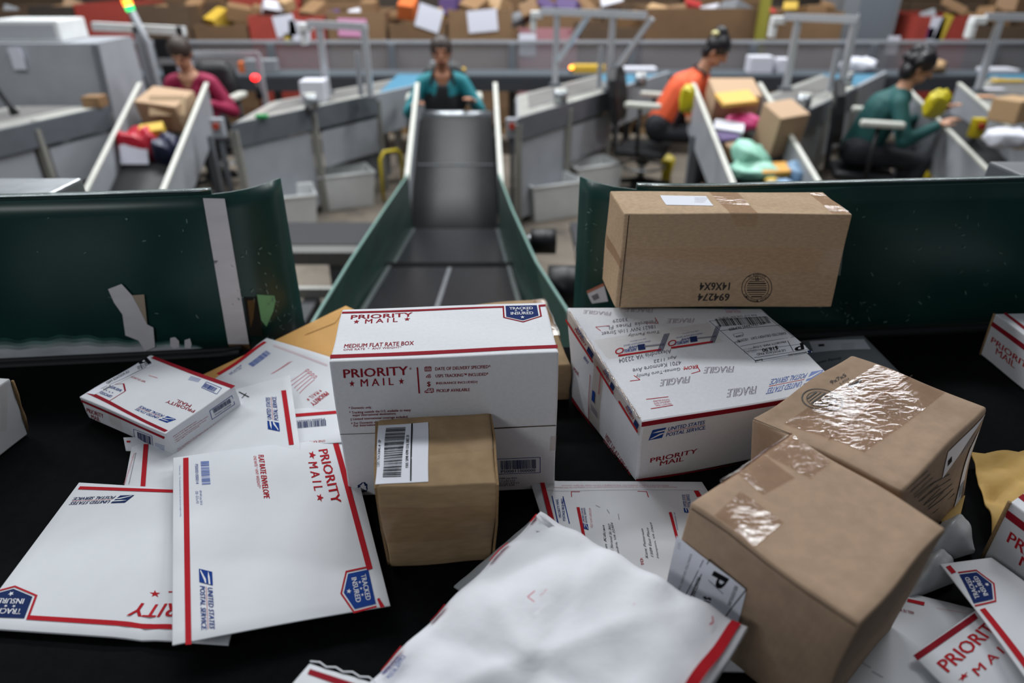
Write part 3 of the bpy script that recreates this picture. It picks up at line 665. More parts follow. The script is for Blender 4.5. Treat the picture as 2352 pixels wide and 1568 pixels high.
k.text('9x7x5', (1910, 883), (1945, 864), (1905, 876), BROWNINK, .01); k.text('S-4324', (1930, 884), (1951, 871), (1927, 880), STAMP)
k.poly([(1943, 886), (1976, 869), (1979, 876), (1956, 892)], BROWNINK); k.text('ULINE', (1948, 888), (1976, 873), (1946, 884), CARD3, .02, lay=2); k.text('800-295-5510', (1962, 902), (1990, 886), (1960, 898), STAMP)
k.line((1730, 963), (1815, 997), .07, GASH)
k = Ink(mb, bd, 'right', .03)
HW2 = mat('marker_ink', '37332f', .7)
for i in range(7): k.line((2082 + i * 8, 1122 + i * 7), (2130 + i * 6, 1080 + i * 8), .05, HW2)
for i in range(5): k.line((2098 + i * 11, 1142 + i * 9), (2180 + i * 3, 1088 + i * 11), .05, HW2)
o = finish(mb, 'cardboard_box', 'worn brown cardboard box stamped 9x7x5 with a wide shiny tape band', 'box')
film(o, 'tape_strip', bd, 'top', [(1800, 974), (1985, 1040), (2172, 901), (2012, 838)], TAPE_W, .035, 'wide shiny crinkled tape band', n=14)
mb = MB(); k = Ink(mb, bd, 'top', .05); mb.tube([k.f(*k.uv(p), .05) for p in ((1902, 1012), (1955, 968), (2010, 920), (2060, 884), (2094, 864))], [.0006, .0014, .002, .002, .001], TAPE_W, 6); mb.obj('tape_crease', o)
film(o, 'postage_label', bd, 'right', [(2163, 1097), (2204, 1040), (2262, 950), (2176, 1037)], LABEL, .04, 'white postage label', lambda k: (k.poly([(2174, 1070), (2184, 1058), (2184, 1046), (2175, 1057)], BLACK), [k.line((2214 - i * 2, 1024 + i * 5), (2242 - i * 3, 990 + i * 7), .06, GREY) for i in range(5)]))
film(o, 'barcode_label', bd, 'right', [(2189, 1165), (2204, 1145), (2249, 984), (2226, 1030)], LABEL, .05, 'narrow white barcode label', lambda k: [k.line((2200, 1140 - i * 4), (2212, 1122 - i * 4), .05, BLACK) for i in range(6)])
c = boxc([(1586, 1155), (1974, 1436), (2175, 1212), (1821, 994)], [1.384, 1.384, 1.388, 1.388], [(1515, 1395), (1862, 1665)], 1.203)
s1 = c[1] - c[5]; c[2] = c[6] + s1 * .98; c[3] = c[7] + (c[0] - c[4])
bd = hexbody(c, (9, 8, 7), .0018, 6, rad=.13, n=(16, 16, 12))
mb = MB(); bd.mesh(mb, CARD3, True); k = Ink(mb, bd, 'front', .03, True); k.line((.15, k.H - .22), (k.W - .1, k.H - .16), .05, GASH)
o = finish(mb, 'cardboard_box', 'big brown cardboard box with tape squares on top and a torn postage label', 'box')
film(o, 'tape_strip', bd, 'top', [(1690, 1084), (1752, 1137), (1826, 1098), (1755, 1045)], TAPE_W, .035, 'square of shiny tape'); film(o, 'tape_strip', bd, 'top', [(1752, 1042), (1862, 1100), (1908, 1062), (1826, 1002)], TAPE_W, .035, 'square of shiny tape at the rear corner')
film(o, 'tape_strip', bd, 'top', [(1640, 1184), (1732, 1256), (1800, 1200), (1700, 1128)], TAPE_W, .034)
def lab2(k):
    k.text('P', (1641, 1311), (1628, 1334), (1676, 1330), BLACK, .05)
    k.frame((1632, 1283), (1585, 1372), (1716, 1352), .05, BLACK); k.line((1618, 1284), (1570, 1376), .04, BLACK); k.line((1629, 1330), (1663, 1362), .04, BLACK)
    k.text('PRIORITY MAIL 2-DAY', (1603, 1322), (1579, 1385), (1612, 1326), BLACK, .02); k.text('$10.15', (1617, 1366), (1604, 1400), (1637, 1372), BLACK, .04); k.text('EXPECTED DELIVERY DAY', (1587, 1270), (1557, 1355), (1592, 1272), GREY, .01)
    k.text('UNITED STATES POSTAL SERVICE', (1690, 1342), (1672, 1388), (1698, 1346), BLACK, .02); k.frame((1533, 1362), (1530, 1350), (1544, 1352), .04, BLACK); k.text('10/17', (1560, 1243), (1557, 1257), (1566, 1246), GREY)
film(o, 'postage_label', bd, 'front', [(1530, 1352), (1692, 1450), (1716, 1352), (1556, 1228)], LABEL, .06, 'torn white postage label with a big P', lab2)
part('corner_tape', o, lambda m: [m.tube([bd.side('top')[0](-.02 + .03 * math.sin(y * 4 + j), y, .02) for y in [2.2 + i * .35 for i in range(17)]], .0014, TAPE_W, 6) for j in range(2)], 'shiny tape rolled over the edge')
# ---- small brown box leaning on the upright white box
c = boxc([(862, 1120), (1144, 1112), (1124, 945), (868, 962)], [1.335, 1.335, 1.337, 1.337], [(895, 1305), (1130, 1289)], 1.202)
bd = hexbody(c, (6, 6, 5.2), .0012, 8, rad=.16, n=(14, 14, 12))
mb = MB(); bd.mesh(mb, CARD2, True)
o = finish(mb, 'cardboard_box', 'small brown cardboard box with a white tracking label in front of the upright white box', 'box')
def track(k):
    k.barcode((879, 1097), (887, 984), (921, 1096), BLACK, 52, 11); k.line((943.5, 1106), (946.5, 973), .075, BLACK)
    k.text('USPS TRACKING # - EP', (872.5, 1073), (876, 1011), (866, 1073), BLACK, .015); k.text('9305 5898 4390 1216 5083 30', (938, 1076), (940, 1000), (931.5, 1076), BLACK, .02)
film(o, 'tracking_label', bd, 'top', [(862, 1113), (984, 1106.5), (983.5, 970), (869.5, 978)], LABEL, .03, 'white tracking label with a barcode', track)
film(o, 'tape_strip', bd, 'top', [(862, 1062), (1136, 1030), (1130, 1000), (868, 1030)], TAPE, .022); film(o, 'tape_strip', bd, 'front', [(885, 1245), (1132, 1235), (1140, 1160), (868, 1165)], TAPE, .02, 'clear tape band')
for fn, sg in (('left', 0), ('right', 1)):
    f = bd.side(fn)[0]; part('end_flap', o, lambda m: m.plate([[f(u, v, .06 + .05 * math.sin(u * 2 + v * sg)) for u in (.05, 2, 4, 5.95)] for v in (.2, 2.6, 5.1)], .003, RAW), 'end flap showing its corrugated edge')
# ---- small flat white box on the envelopes
Rm = [[.873, .485, -.05], [-.488, .871, -.059], [.015, .076, .997]]; t0 = CAM + (V((-.53, .8498, 1.174)) - CAM) * .945; dm = [8.69, 5.44, 1.75]
def rp3(i, j, l): q = V((-i * dm[0], j * dm[1], l * dm[2])) * .0254 * .945; return t0 + V([sum(Rm[a][b] * q[b] for b in range(3)) for a in range(3)])
c = [rp3(1, 0, 0), rp3(0, 0, 0), rp3(0, 1, 0), rp3(1, 1, 0), rp3(1, 0, 1), rp3(0, 0, 1), rp3(0, 1, 1), rp3(1, 1, 1)]
bd = hexbody(c, (8.69, 5.44, 1.75), .0006, 5, rad=.06, n=(14, 10, 4))
mb = MB(); bd.mesh(mb, WHITE2); k = Ink(mb, bd, 'top')
k.poly([(378, 992), (386, 988.5), (206, 898), (198, 903)], DRED); k.poly([(532, 892), (541, 886), (354, 818), (347, 822.5)], DRED)
k.postal((405, 963), (324, 931), (389, 973)); k.priority((455, 935), (392, 911), (444, 948), DRED, False)
k.frame((498, 905), (463, 890), (509, 891), .04, BLUE); k.barcode((491, 900), (464, 888), (500, 891.5), BLUE, 24, 2)
for i in range(4): k.line((462 - i * 2, 871 + i * 2), (438 - i * 2, 864 + i * 2.4), .04, mat('pale_blue_ink', '5a72b4', .5))
k.line((342, 862), (362, 868), .045, PINK); k.text('SMALL FLAT RATE BOX', (333, 879), (296, 865), (335, 875), RED, .01)
k.line((246, 924), (288, 898), .07, DRED); k.line((288, 898), (284, 881), .1, DRED); k.line((284, 881), (264, 882.5), .05, DRED); k.line((213, 908), (240, 888), .04, GREY)
k.text('TRACKED', (254, 914), (228, 903), (259, 909), BLUE, .015); k.text('INSURED', (276, 900), (248, 889), (281, 895), BLUE, .015)
for x, y in ((245, 899), (252, 902), (259, 904)): k.star(k.aff((x, y), (x - 3, y - 1.5), (x + 2, y - 3)), .5, .5, .6, .6, BLUE)
k = Ink(mb, bd, 'right')
k.frame((487, 963), (539, 928), (481.5, 943), .04, BLUE); k.barcode((491, 949), (531, 924), (488, 940), NAVY, 30, 4); k.text('PS00011000008', (494, 954), (531, 930), (493, 951), NAVY)
for i, t in enumerate(('Here is how to seal your box:', '* Fold in side flaps, then fold end flap closed.', '* Remove strip from adhesive, press firmly.', '* Tape edges for extra security.')): k.text(t, (398 + i * 1.5, 1004 + i * 4.8), (452 + (0, 26, 22, 6)[i], 968 + i * 4.5 - (0, 16, 12, 3)[i]), (397.5 + i * 1.5, 1001 + i * 4.8), RED, .01)
for i, t in enumerate(('This packaging is the property of the U.S. Postal Service and is provided', 'solely for use in sending Priority Mail shipments.')): k.text(t, (407 + i, 1034 + i * 4), (543 - i * 40, 940 + i * 32), (406.6 + i, 1031 + i * 4), RED)
k = Ink(mb, bd, 'front')
k.poly([(377, 1008), (379, 1003), (188, 918), (186, 922)], DRED); k.priority((203, 957), (241, 972), (199, 936), DRED, False)
k.frame((310, 1012), (352, 1027), (307, 985), .04, BLUE); k.barcode((317, 1010), (348, 1021), (315, 991), NAVY, 26, 6)
for i in range(4): k.line((356, 1017 + i * 3), (378, 1024 + i * 3), .035, mat('pale_blue_ink', '5a72b4', .5))
o = finish(mb, 'mailing_box', 'small flat white mailing box lying tilted on white envelopes', 'box')
def plab(k):
    k.text('P', (347, 834), (328, 843), (336, 822), BLACK, .05); k.text('UNITED STATES', (349, 836), (318, 849), (345, 830), BLACK, .015); k.line((337, 843), (232, 893), .05, BLACK); k.line((322, 835), (327, 848), .04, BLACK); k.text('US POSTAGE PAID', (298, 855), (247, 883), (294, 851), BLACK, .015); k.text('Retail', (255, 888), (239, 897), (253, 884), BLACK, .01)
film(o, 'postage_label', bd, 'top', [(218, 906), (353, 837), (344, 817), (198, 903)], LABEL, .02, 'white postage label along the end', plab)
film(o, 'tape_strip', bd, 'front', [(255, 975), (283, 990), (277, 952), (248, 940)], TAPE, .02)
# ================================================================== envelopes and mailers
MANILA = mat('manila_paper', 'd9a561', .75, var=.06, vscale=30, bump=.15, bscale=14, spec=.25); GOLD = mat('gold_kraft', 'bd9a58', .7, var=.08, vscale=20, bump=.5, bscale=16, spec=.3)
POLYGREY = mat('grey_plastic', '8b9196', .45, var=.04, vscale=20, bump=.3, bscale=25); CLOUDY = mat('cloudy_plastic', 'b4b8bc', .3, bump=.5, bscale=45, alpha=.85)
POLYW = mat('white_plastic', 'c3c6c9', .35, bump=.35, bscale=30)
def env(name, label, q, zs, W, H, m, ink=None, th=.06, bulge=None, n=(18, 18, 1), pts=None, kids=None, cat='envelope', group=None):
    """flat mailer from its corners bl, br, tr, tl"""
    P = pts or [at(*p, z=z) for p, z in zip(q, zs)]
    b = sheetbody(*P, W, H, th, bulge, n); mb = MB(); b.mesh(mb, m, True)
    if ink:
        k = Ink(mb, b, 'top', .022); ink(k)
    o = finish(mb, name, label, cat, group)
    if kids: kids(o, b)
    return o
# manila envelope at the far left of the heap
env('envelope', 'large plain manila envelope lying behind the white envelopes', [(600, 990), (455, 868), (795, 705), (1010, 800)], [1.2005, 1.201, 1.236, 1.203], 12, 10, MANILA, th=.08, bulge=lambda u, v: .0015 * math.sin(v * 3.1) + .0012 * math.sin(u * 9 + v * 5),
    kids=lambda o, b: film(o, 'flap', b, 'top', [(700, 770), (770, 742), (790, 712), (742, 728)], MANILA, .05))
# rotated padded envelope (text upside down)
A = at(613, 778, z=1.231); Dn = V((-.192, .99, 1.226)); B_ = V((-.553, .92, 1.205)); C_ = B_ + (Dn - A); C_.z = 1.2035
def ink4(k):
    k.poly([(606, 784), (613, 786), (504, 862), (497, 858)], RED); k.barcode((611, 805), (570, 836), (622, 812), mat('pale_blue_ink', '4f6aa8', .5), 34, 5)
    k.text('EP14PE July 2013', (556, 841), (528, 861), (553, 838), BLUE); k.text('OD: 12.5 x 9.5', (556, 846), (530, 862), (554, 843), BLUE)
    for i in range(3): k.line((672 - i * 4, 829 + i * 1.2), (628 - i * 3, 857 + i), .03, PINK)
    k.priority((737, 892), (700, 918), (757, 905), RED)
    for i in range(5): k.line((703 + i * 5, 851 + i * 5), (664 + i * 6, 879 + i * 6), .05, PINK)
    for i in range(4): k.ring(k.aff((708 + i * 6, 846 + i * 5), (700 + i * 6, 851 + i * 5), (712 + i * 6, 850 + i * 5)), .5, .5, .5, .2, PINK)
    for i in range(2): k.line((628, 792 + i * 3), (752, 838 + i * 3), .025, PINK)
env('mailing_envelope', 'white envelope with a blue barcode on its rear corner, lying on the manila envelope', None, None, 9.5, 12.5, WHITE2, ink4, .10, pts=[A, B_, C_, Dn], bulge=lambda u, v: .003 * math.sin(u * 3.1) * math.sin(v * 3.1) + .0015 * math.sin(u * 13 + v * 4))
# card envelope showing a black barcode, upside down
def ink6(k):
    k.poly([(645, 953), (787, 942), (788, 949), (646, 960)], RED); k.barcode((748, 964), (680, 970), (749, 978), NAVY, 30, 9); k.text('PS00001000601', (745, 960), (682, 966), (746, 964), NAVY); k.text('ONE RATE * ANY WEIGHT', (747, 1010), (655, 1018), (747, 1015), RED)
env('mailing_envelope', 'white envelope with a black barcode, mostly hidden beside the upright white box', [(655, 1027), (798, 1016), (790, 930), (640, 944)], [1.2175, 1.2165, 1.2165, 1.2175], 6, 4, WHITE2, ink6, n=(10, 8, 1))
# long envelope under the small flat box
TRp = V((-.379, .991, 1.233)); dl = V((.056, -.157, 0)).normalized(); ac = V((-.942, -.336, 0)).normalized(); TLp = TRp + ac * .241; BRp = TRp + dl * .3175; BLp = TLp + dl * .3175
BRp.z = 1.2150; BLp.z = 1.2012; TLp.z = 1.209
def ink3(k):
    k.poly([(646, 897), (657, 896), (675, 1021), (664, 1022)], RED); k.poly([(330, 1020), (341, 1020), (334, 1117), (323, 1117)], RED)
    k.postal((643, 991), (635, 911), (616, 991)); k.text('This packaging is the property of the U.S. Postal Service and is provided solely', (306, 1040), (283, 1112), (311, 1041), PINK); k.line((312, 1040), (296, 1112), .03, GREY)
    k.line((549, 900), (572, 912), .07, BLACK); k.line((556, 914), (566, 903), .06, BLACK)
env('mailing_envelope', 'white envelope with vertical blue postal lettering, under the small flat box', None, None, 9.5, 12.5, WHITE2, ink3, pts=[BLp, BRp, TRp, TLp], bulge=lambda u, v: .0025 * max(0, math.sin((u - .05) * 3.3)) * max(0, math.sin(v * 3.0)) + .001 * math.sin(u * 8 + 1) * v)
env('mailing_envelope', 'curled white envelope corner poking out left of the small flat box', [(290, 1036), (420, 1040), (430, 1000), (284, 1005)], [1.205, 1.204, 1.204, 1.216], 5, 2, WHITE2, lambda k: k.poly([(291, 1012), (300, 1012), (299, 1016), (291, 1016)], RED), n=(8, 4, 1))
# upside-down envelope at the lower left
def ink2b(k):
    k.poly([(184, 1117), (600, 1133), (603, 1140), (179, 1124)], RED); k.postal((309, 1137), (171, 1142), (296, 1154), NAVY)
    k.poly([(66, 1413), (530, 1443), (527, 1455), (60, 1423)], RED)
    k.text('PRIORITY', (530, 1390), (312, 1383), (514, 1420), RED, .016); k.star(k.aff((345, 1371), (367, 1371), (345, 1356)), .5, .5, .6, .6, RED); k.text('L', (405, 1358), (388, 1358), (403, 1378), RED, .018)
    k.shield((82, 1352), (-18, 1350), (56, 1420), fill=NAVY)
env('mailing_envelope', 'white envelope lying upside down with the blue shield, lower left', [(-64, 1444), (526, 1484), (612, 1138), (183, 1111)], [1.204, 1.206, 1.2135, 1.2105], 12.5, 9.5, WHITE2, ink2b, .12, bulge=lambda u, v: .004 * math.sin(u * 3.1) * math.sin(v * 3.1) - .003 * math.exp(-((u - .66) / .05) ** 2))
# flat rate envelope on top of the left heap
def ink1(k):
    k.poly([(421, 1052), (433, 1051), (440, 1480), (426, 1481)], RED); k.poly([(764, 1016), (777, 1016), (856, 1306), (843, 1310)], RED); k.poly([(871, 1373), (866, 1376), (874, 1396), (884, 1394)], RED)
    k.text('PRIORITY', (731, 1034), (762, 1157), (752, 1031), RED, .016); k.text('M A I L', (708, 1062), (722, 1127), (728, 1061), RED, .016)
    for x, y in ((715, 1045), (733, 1143)): k.star(k.aff((x - 6, y - 8), (x - 4, y + 8), (x + 8, y - 8)), .5, .5, .62, .62, RED)
    k.text('FLAT RATE ENVELOPE', (593, 1045), (606, 1144), (606, 1045), RED, .022); k.text('ONE RATE * ANY WEIGHT*', (582, 1047), (592, 1121), (589, 1047), RED)
    k.barcode((461, 1060), (464, 1113), (480, 1059), mat('pale_blue_ink', '4f6aa8', .5), 32, 12); k.text('PS00001000014', (448, 1066), (450, 1111), (455, 1066), BLUE); k.text('EP14F July 2013', (457, 1127), (459, 1159), (463, 1127), BLUE); k.text('OD: 12.5 x 9.5', (449, 1128), (451, 1156), (455, 1128), BLUE)
    k.text('* Domestic only.  * For international shipments, the maximum weight is 4 lbs.', (411, 1068), (413, 1187), (414.5, 1068), BLUE)
    k.postal((457, 1306), (462, 1447), (487, 1305)); k.shield((781, 1322), (796, 1404), (846, 1308))
env('mailing_envelope', 'white envelope with red lines along both sides, on top of the lower left envelopes', [(396, 1484), (897, 1393), (800, 1008), (398, 1053)], [1.229, 1.220, 1.2115, 1.227], 9.5, 12.5, WHITE2, ink1, .07, bulge=lambda u, v: .007 * math.sin(u * 3.1) * math.sin(v * 2.4 + .3) + .0035 * math.exp(-((v - .82) / .12) ** 2) * math.sin(u * 3))
# handwritten envelope in the centre
TL, TR = at(1217, 1107, z=1.206), at(1612, 1109, z=1.206); ax = (TR - TL).normalized(); dn_ = V((ax.y, -ax.x, 0)); rot = Matrix.Rotation(R(11), 3, 'Z')
dn_ = rot @ dn_; BLc, BRc = TL + dn_ * .30, TR + dn_ * .30; BLc.z = BRc.z = 1.204
HAND3 = mat('pen_black', '3a3a40', .8, spec=.1)
def inkc(k):
    k.poly([(1240, 1107), (1250, 1107), (1276, 1205), (1264, 1205)], RED); k.poly([(1324, 1165), (1331, 1165), (1352, 1270), (1345, 1272)], RED); k.poly([(1536, 1177), (1542, 1176), (1562, 1250), (1556, 1252)], RED); k.poly([(1593, 1127), (1604, 1127), (1612, 1140), (1601, 1142)], RED)
    k.line((1268, 1139), (1282, 1203), .05, BLUE); k.line((1293, 1140), (1308, 1203), .05, BLUE); k.text('PRIORITY MAIL', (1290, 1188), (1282, 1146), (1284, 1188), BLUE, .015); k.text('POSTAGE REQUIRED', (1300, 1196), (1295, 1145), (1293, 1196), BLUE, .015)
    k.postal((1352, 1217), (1344, 1166), (1341, 1217)); k.text('VISIT US AT USPS.COM', (1362, 1212), (1357, 1167), (1357, 1212), PINK); k.postal((1590, 1180), (1583, 1135), (1572, 1180))
    k.text('PRIORITY', (1362, 1300), (1352, 1246), (1350, 1300), RED, .02); k.star(k.aff((1365, 1254), (1365, 1261), (1372, 1254)), .5, .5, .6, .6, RED)
    for q in ((1313, 1141, 1312, 1129, 1332, 1129), (1489, 1142, 1485, 1129, 1464, 1128)): k.line(q[:2], q[2:4], .04, RED); k.line(q[2:4], q[4:], .04, RED)
    for i, (t, A, B) in enumerate((('Susan Kilcan', (1399, 1288), (1388, 1206)), ('218 N Strand St 302', (1412, 1292), (1402, 1203)), ('Alexandria, VA 22304', (1428, 1294), (1408, 1200)))): k.text(t, A, B, (A[0] - 6, A[1]), HAND3, -.008, .35)
    for t, A, B in (('Kent Patterson', (1489, 1282), (1477, 1214)), ('1509 East Place', (1501, 1279), (1489, 1212)), ('Hampton, VA 23669', (1515, 1282), (1498, 1200))): k.text(t, A, B, (A[0] - 6, A[1]), HAND3, -.008, .35)
    k.text('TO:', (1480, 1298), (1476, 1281), (1473, 1298), RED, .02); k.text('INTERNATIONAL USE', (1558, 1217), (1550, 1177), (1555, 1217), BLUE)
    for i, t in enumerate(('This packaging is the property of the U.S. Postal Service and is provided solely for use in sending Priority Mail shipments.', 'Misuse may be a violation of federal law. This packaging is not for resale. All rights reserved.')): k.text(t, (1556 - i * 20, 1117.5 - i * 4), (1270 + i * 20, 1117.5 - i * 4), (1556 - i * 20, 1120.5 - i * 4), PINK)
    for a in range(3): k.line((1368 + a * 26, 1160 + a * 10), (1378 + a * 22, 1165 + a * 14), .03, GREY)
    k.line((1240, 1126), (1608, 1126), .02, GREY)
env('mailing_envelope', 'white envelope with handwritten addresses in front of the big taped box', None, None, 9.5, 11.8, WHITE2, inkc, .10, pts=[BLc, BRc, TR, TL], bulge=lambda u, v: .010 * math.sin(u * 3.1) * math.sin(v * 3.1) + .004 * math.exp(-((u - .06) / .05) ** 2) * v)
# puffy fibre mailer in front
T_, L_, R_ = at(1243, 1184, z=1.285), at(775, 1650, z=1.245), at(1718, 1449, z=1.300); B4 = L_ + R_ - T_
def puff(u, v):
    e = (max(0, math.sin(u * math.pi)) * max(0, math.sin(v * math.pi))) ** .45
    w = .005 * math.sin(u * 8 + v * 5) * math.sin(v * 9 - u * 3 + 1) + .002 * math.sin(u * 17 - v * 13) - .003 * max(0, 1 - abs(u * .9 + v * .35 - .62) / .045) + .004 * max(0, 1 - abs(v - .62 + .3 * u) / .05) - .0025 * max(0, 1 - abs(u * .3 - v + .18) / .04) + .003 * math.exp(-((u - v * .7 - .12) / .03) ** 2) - .004 * math.exp(-((v - .34 - .25 * u) / .03) ** 2) + .0035 * math.exp(-((u + v - 1.32) / .04) ** 2) + .003 * math.sin(u * 23) * math.exp(-((v - .03) / .05) ** 2)
    ed = .003 * math.sin(u * 31 + 1) * (1 - e) + .0025 * math.sin(v * 27) * (1 - e)
    return (-.022 * e, .020 * e + w * e + ed)
def inkt2(k):
    k.inch = True; W, H = k.W, k.H
    k.par((9.1, .05), (9.1, H - .05), (9.45, .05), RED)       # right hand end
    for a_, b_ in ((.18, .27), (.40, .47), (.70, .80), (.93, .97)): k.par((.03, H * a_), (.03, H * b_), (.16, H * a_), RED)
    k.inch = False
    k.line((1215, 1388), (1232, 1373), .05, PINK); k.line((1215, 1388), (1231, 1399), .05, PINK); k.text('FROM:', (1246, 1386), (1261, 1370), (1243, 1383), PINK); k.text('TO:', (1456, 1407), (1462, 1400), (1453, 1405), PINK); k.line((1636, 1421), (1638, 1434), .06, PINK); k.line((1638, 1434), (1630, 1441), .06, PINK)
    k.text('UNITED STATES', (884, 1556), (925, 1520), (876, 1550), BLUE, .02); k.text('POSTAL SERVICE', (898, 1566), (936, 1516), (889, 1560), BLUE, .02)
mb = MB(); tb = sheetbody(L_, B4, R_, T_, 9.7, 12.5, .12, puff, (34, 34, 1)); tb.mesh(mb, TYVEK, True); inkt2(Ink(mb, tb, 'top', .035))
o = finish(mb, 'padded_mailer', 'large puffy white mailer with a red striped end in the foreground', 'mailer')
tip = [at(*p, z=z) for p, z in (((1222, 1192), 1.287), ((1246, 1182), 1.300), ((1282, 1217), 1.290), ((1232, 1222), 1.290))]
mb = MB(); mb.plate([[tip[0].lerp(tip[1], t) + V((0, 0, .004 * math.sin(t * 3))) for t in (0, .33, .66, 1)], [tip[3].lerp(tip[2], t) for t in (0, .33, .66, 1)]], .0012, TYVEK); mb.obj('folded_corner', o)
# cloudy bubble mailer poking out under it
env('bubble_mailer', 'cloudy grey plastic bubble mailer poking out from under the puffy white mailer', [(1088, 1378), (1330, 1290), (1238, 1180), (1042, 1348)], [1.207, 1.205, 1.215, 1.215], 4, 7, CLOUDY, None, .12, bulge=lambda u, v: (-.002, .006 * math.sin(u * 3.1) * math.sin(v * 3.1) + .0015 * math.sin(v * 40) * math.sin(u * 30)), n=(16, 26, 1), cat='mailer')
# white box at the bottom edge
c = boxc([(560, 1700), (860, 1800), (900, 1582), (712, 1520)], 1.262, [(575, 1790)], BZ); bd = hexbody(c, None, .0005, rad=.08)
mb = MB(); bd.mesh(mb, WHITE2); k = Ink(mb, bd, 'top'); k.poly([(706, 1548), (712, 1536), (905, 1602), (905, 1618)], DRED)
o = finish(mb, 'mailing_box', 'white box with a dark red line at the bottom edge below the puffy mailer', 'box')
def zig(m):
    f = bd.side('top')[0]; m.plate([[f(x * .5, bd.d + .02 + (.10 if x % 2 else .0), .03 + z) for x in range(int(bd.w * 2))] for z in (-.02, .03)], .001, WHITE2)
part('serrated_edge', o, zig)
# ---- right-hand side
def inkg(k):
    k.text('Nguyen Family', (1860, 842), (1935, 826), (1858, 834), BLACK, 0, .3)
def kidg(o, b): film(o, 'postage_label', b, 'top', [(1868, 811), (2000, 803), (1984, 780), (1858, 785)], LABEL, .05, 'white postage label', lambda k: (k.poly([(1880, 797), (1894, 796), (1892, 791), (1879, 792)], BLACK), [k.line((1932, 792 + i * 3.4), (1962, 790.5 + i * 3.4), .05, GREY) for i in range(4)]))
env('poly_mailer', 'flat grey plastic envelope with a white label, between the big white box and the guard', [(1890, 980), (2120, 915), (1981, 773), (1780, 792)], [1.204, 1.203, 1.205, 1.206], 9, 12, POLYGREY, inkg, .15, lambda u, v: .008 * math.sin(u * 3.1) * math.sin(v * 3.1), kids=kidg)
def stripebox(c, label, txt):
    bd = hexbody(c, None, .0006, rad=.08); mb = MB(); bd.mesh(mb, WHITE2); txt(mb, bd); o = finish(mb, 'mailing_box', label, 'box'); return o, bd
# box, upper right: visible side is its left end
Lt, Ft, Bt = at(2285, 720, z=1.287), at(2475, 855, z=1.287), at(2560, 712, z=1.287); Lb = at(2252, 814, z=1.202); s = Lb - Lt
c = [Ft + s, Bt - (Lt - Ft) + s, Bt + s, Lt + s, Ft, Bt - (Lt - Ft), Bt, Lt]
def t7(mb, bd):
    k = Ink(mb, bd, 'left'); k.poly([(2277, 748), (2470, 890), (2474, 876), (2280, 738)], DRED); k.text('PRIORITY', (2276, 785), (2372, 858), (2280, 773), RED, .018); k.text('MAIL', (2287, 812), (2330, 846), (2290, 798), RED, .018)
    k = Ink(mb, bd, 'top'); k.poly([(2304, 720), (2311, 718), (2480, 845), (2472, 850)], DRED); k.text('VISIT US AT', (2350, 735), (2400, 772), (2353, 727), RED)
o, bd = stripebox(c, 'white mailing box at the right edge near the green guard', t7)
part('open_edge', o, lambda m: m.tube([Lt + V((-.001, 0, 0)), Lb + V((-.001, 0, 0))], .0018, RAW, 6))
Lt, Ft, Bt = at(2321, 1152, z=1.300), at(2575, 1345, z=1.300), at(2520, 1010, z=1.300); Lb = at(2258, 1280, z=1.205); s = Lb - Lt
c = [Ft + s, Bt - (Lt - Ft) + s, Bt + s, Lt + s, Ft, Bt - (Lt - Ft), Bt, Lt]
def t6(mb, bd):
    k = Ink(mb, bd, 'left'); k.poly([(2309, 1187), (2560, 1375), (2565, 1357), (2314, 1170)], DRED); k.text('PRIORITY', (2312, 1243), (2470, 1362), (2322, 1220), RED, .018); k.text('MAIL', (2340, 1296), (2420, 1354), (2348, 1276), RED, .018)
    k = Ink(mb, bd, 'top'); k.poly([(2338, 1142), (2350, 1134), (2590, 1325), (2575, 1335)], DRED)
o, bd = stripebox(c, 'white mailing box at the right edge on the gold envelope', t6)
part('open_edge', o, lambda m: m.tube([Lt + V((-.001, 0, 0)), Lb + V((-.001, 0, 0))], .0022, RAW, 6))
# white box, left edge
c0 = at(65, 997, z=1.202); c1 = at(24, 868, z=1.304); c2 = at(-12, 1058, z=1.202); dx = V((-.24, .02, 0)); u = (c2 - c0).normalized() * .25
c = [c0 + u + dx, c0 + u, c0, c0 + dx]; c = c + [p + (c1 - c0) for p in c]
bd = hexbody(c, None, .0006, rad=.1); mb = MB(); bd.mesh(mb, mat('whitewashed_board', 'cfd0d2', .7, var=.03, vscale=50))
o = finish(mb, 'cardboard_box', 'white cardboard box at the left edge of the belt', 'box')
film(o, 'tape_strip', bd, 'right', [(0, 990), (14, 990), (18, 880), (0, 880)], TAPE, .02); part('open_edge', o, lambda m: m.tube([c0.lerp(c1, t) + V((.001, .001, 0)) for t in (.05, .3, .5, .7, .95)], [.001, .003, .0015, .003, .002], RAW, 6))
# gold envelopes
env('padded_mailer', 'crumpled gold envelope at the right edge behind the brown box', [(2276, 1247), (2500, 1330), (2520, 1062), (2222, 1043)], [1.206, 1.206, 1.212, 1.216], 8, 8, GOLD, None, .12, lambda u, v: .010 * math.sin(u * 3.1) * math.sin(v * 3.1) + .008 * math.sin(u * 9 + v * 7) * math.sin(v * 5) + .008 * abs(math.sin(u * 7 - v * 9)) + .004 * abs(math.sin(u * 13 + v * 11)), n=(24, 24, 1), cat='envelope')
env('padded_mailer', 'gold envelope corner sticking out under the worn brown box', [(2162, 1202), (2205, 1186), (2216, 1140), (2120, 1150)], [1.206] * 4, 2, 2, GOLD, None, .1, n=(6, 6, 1), cat='envelope')
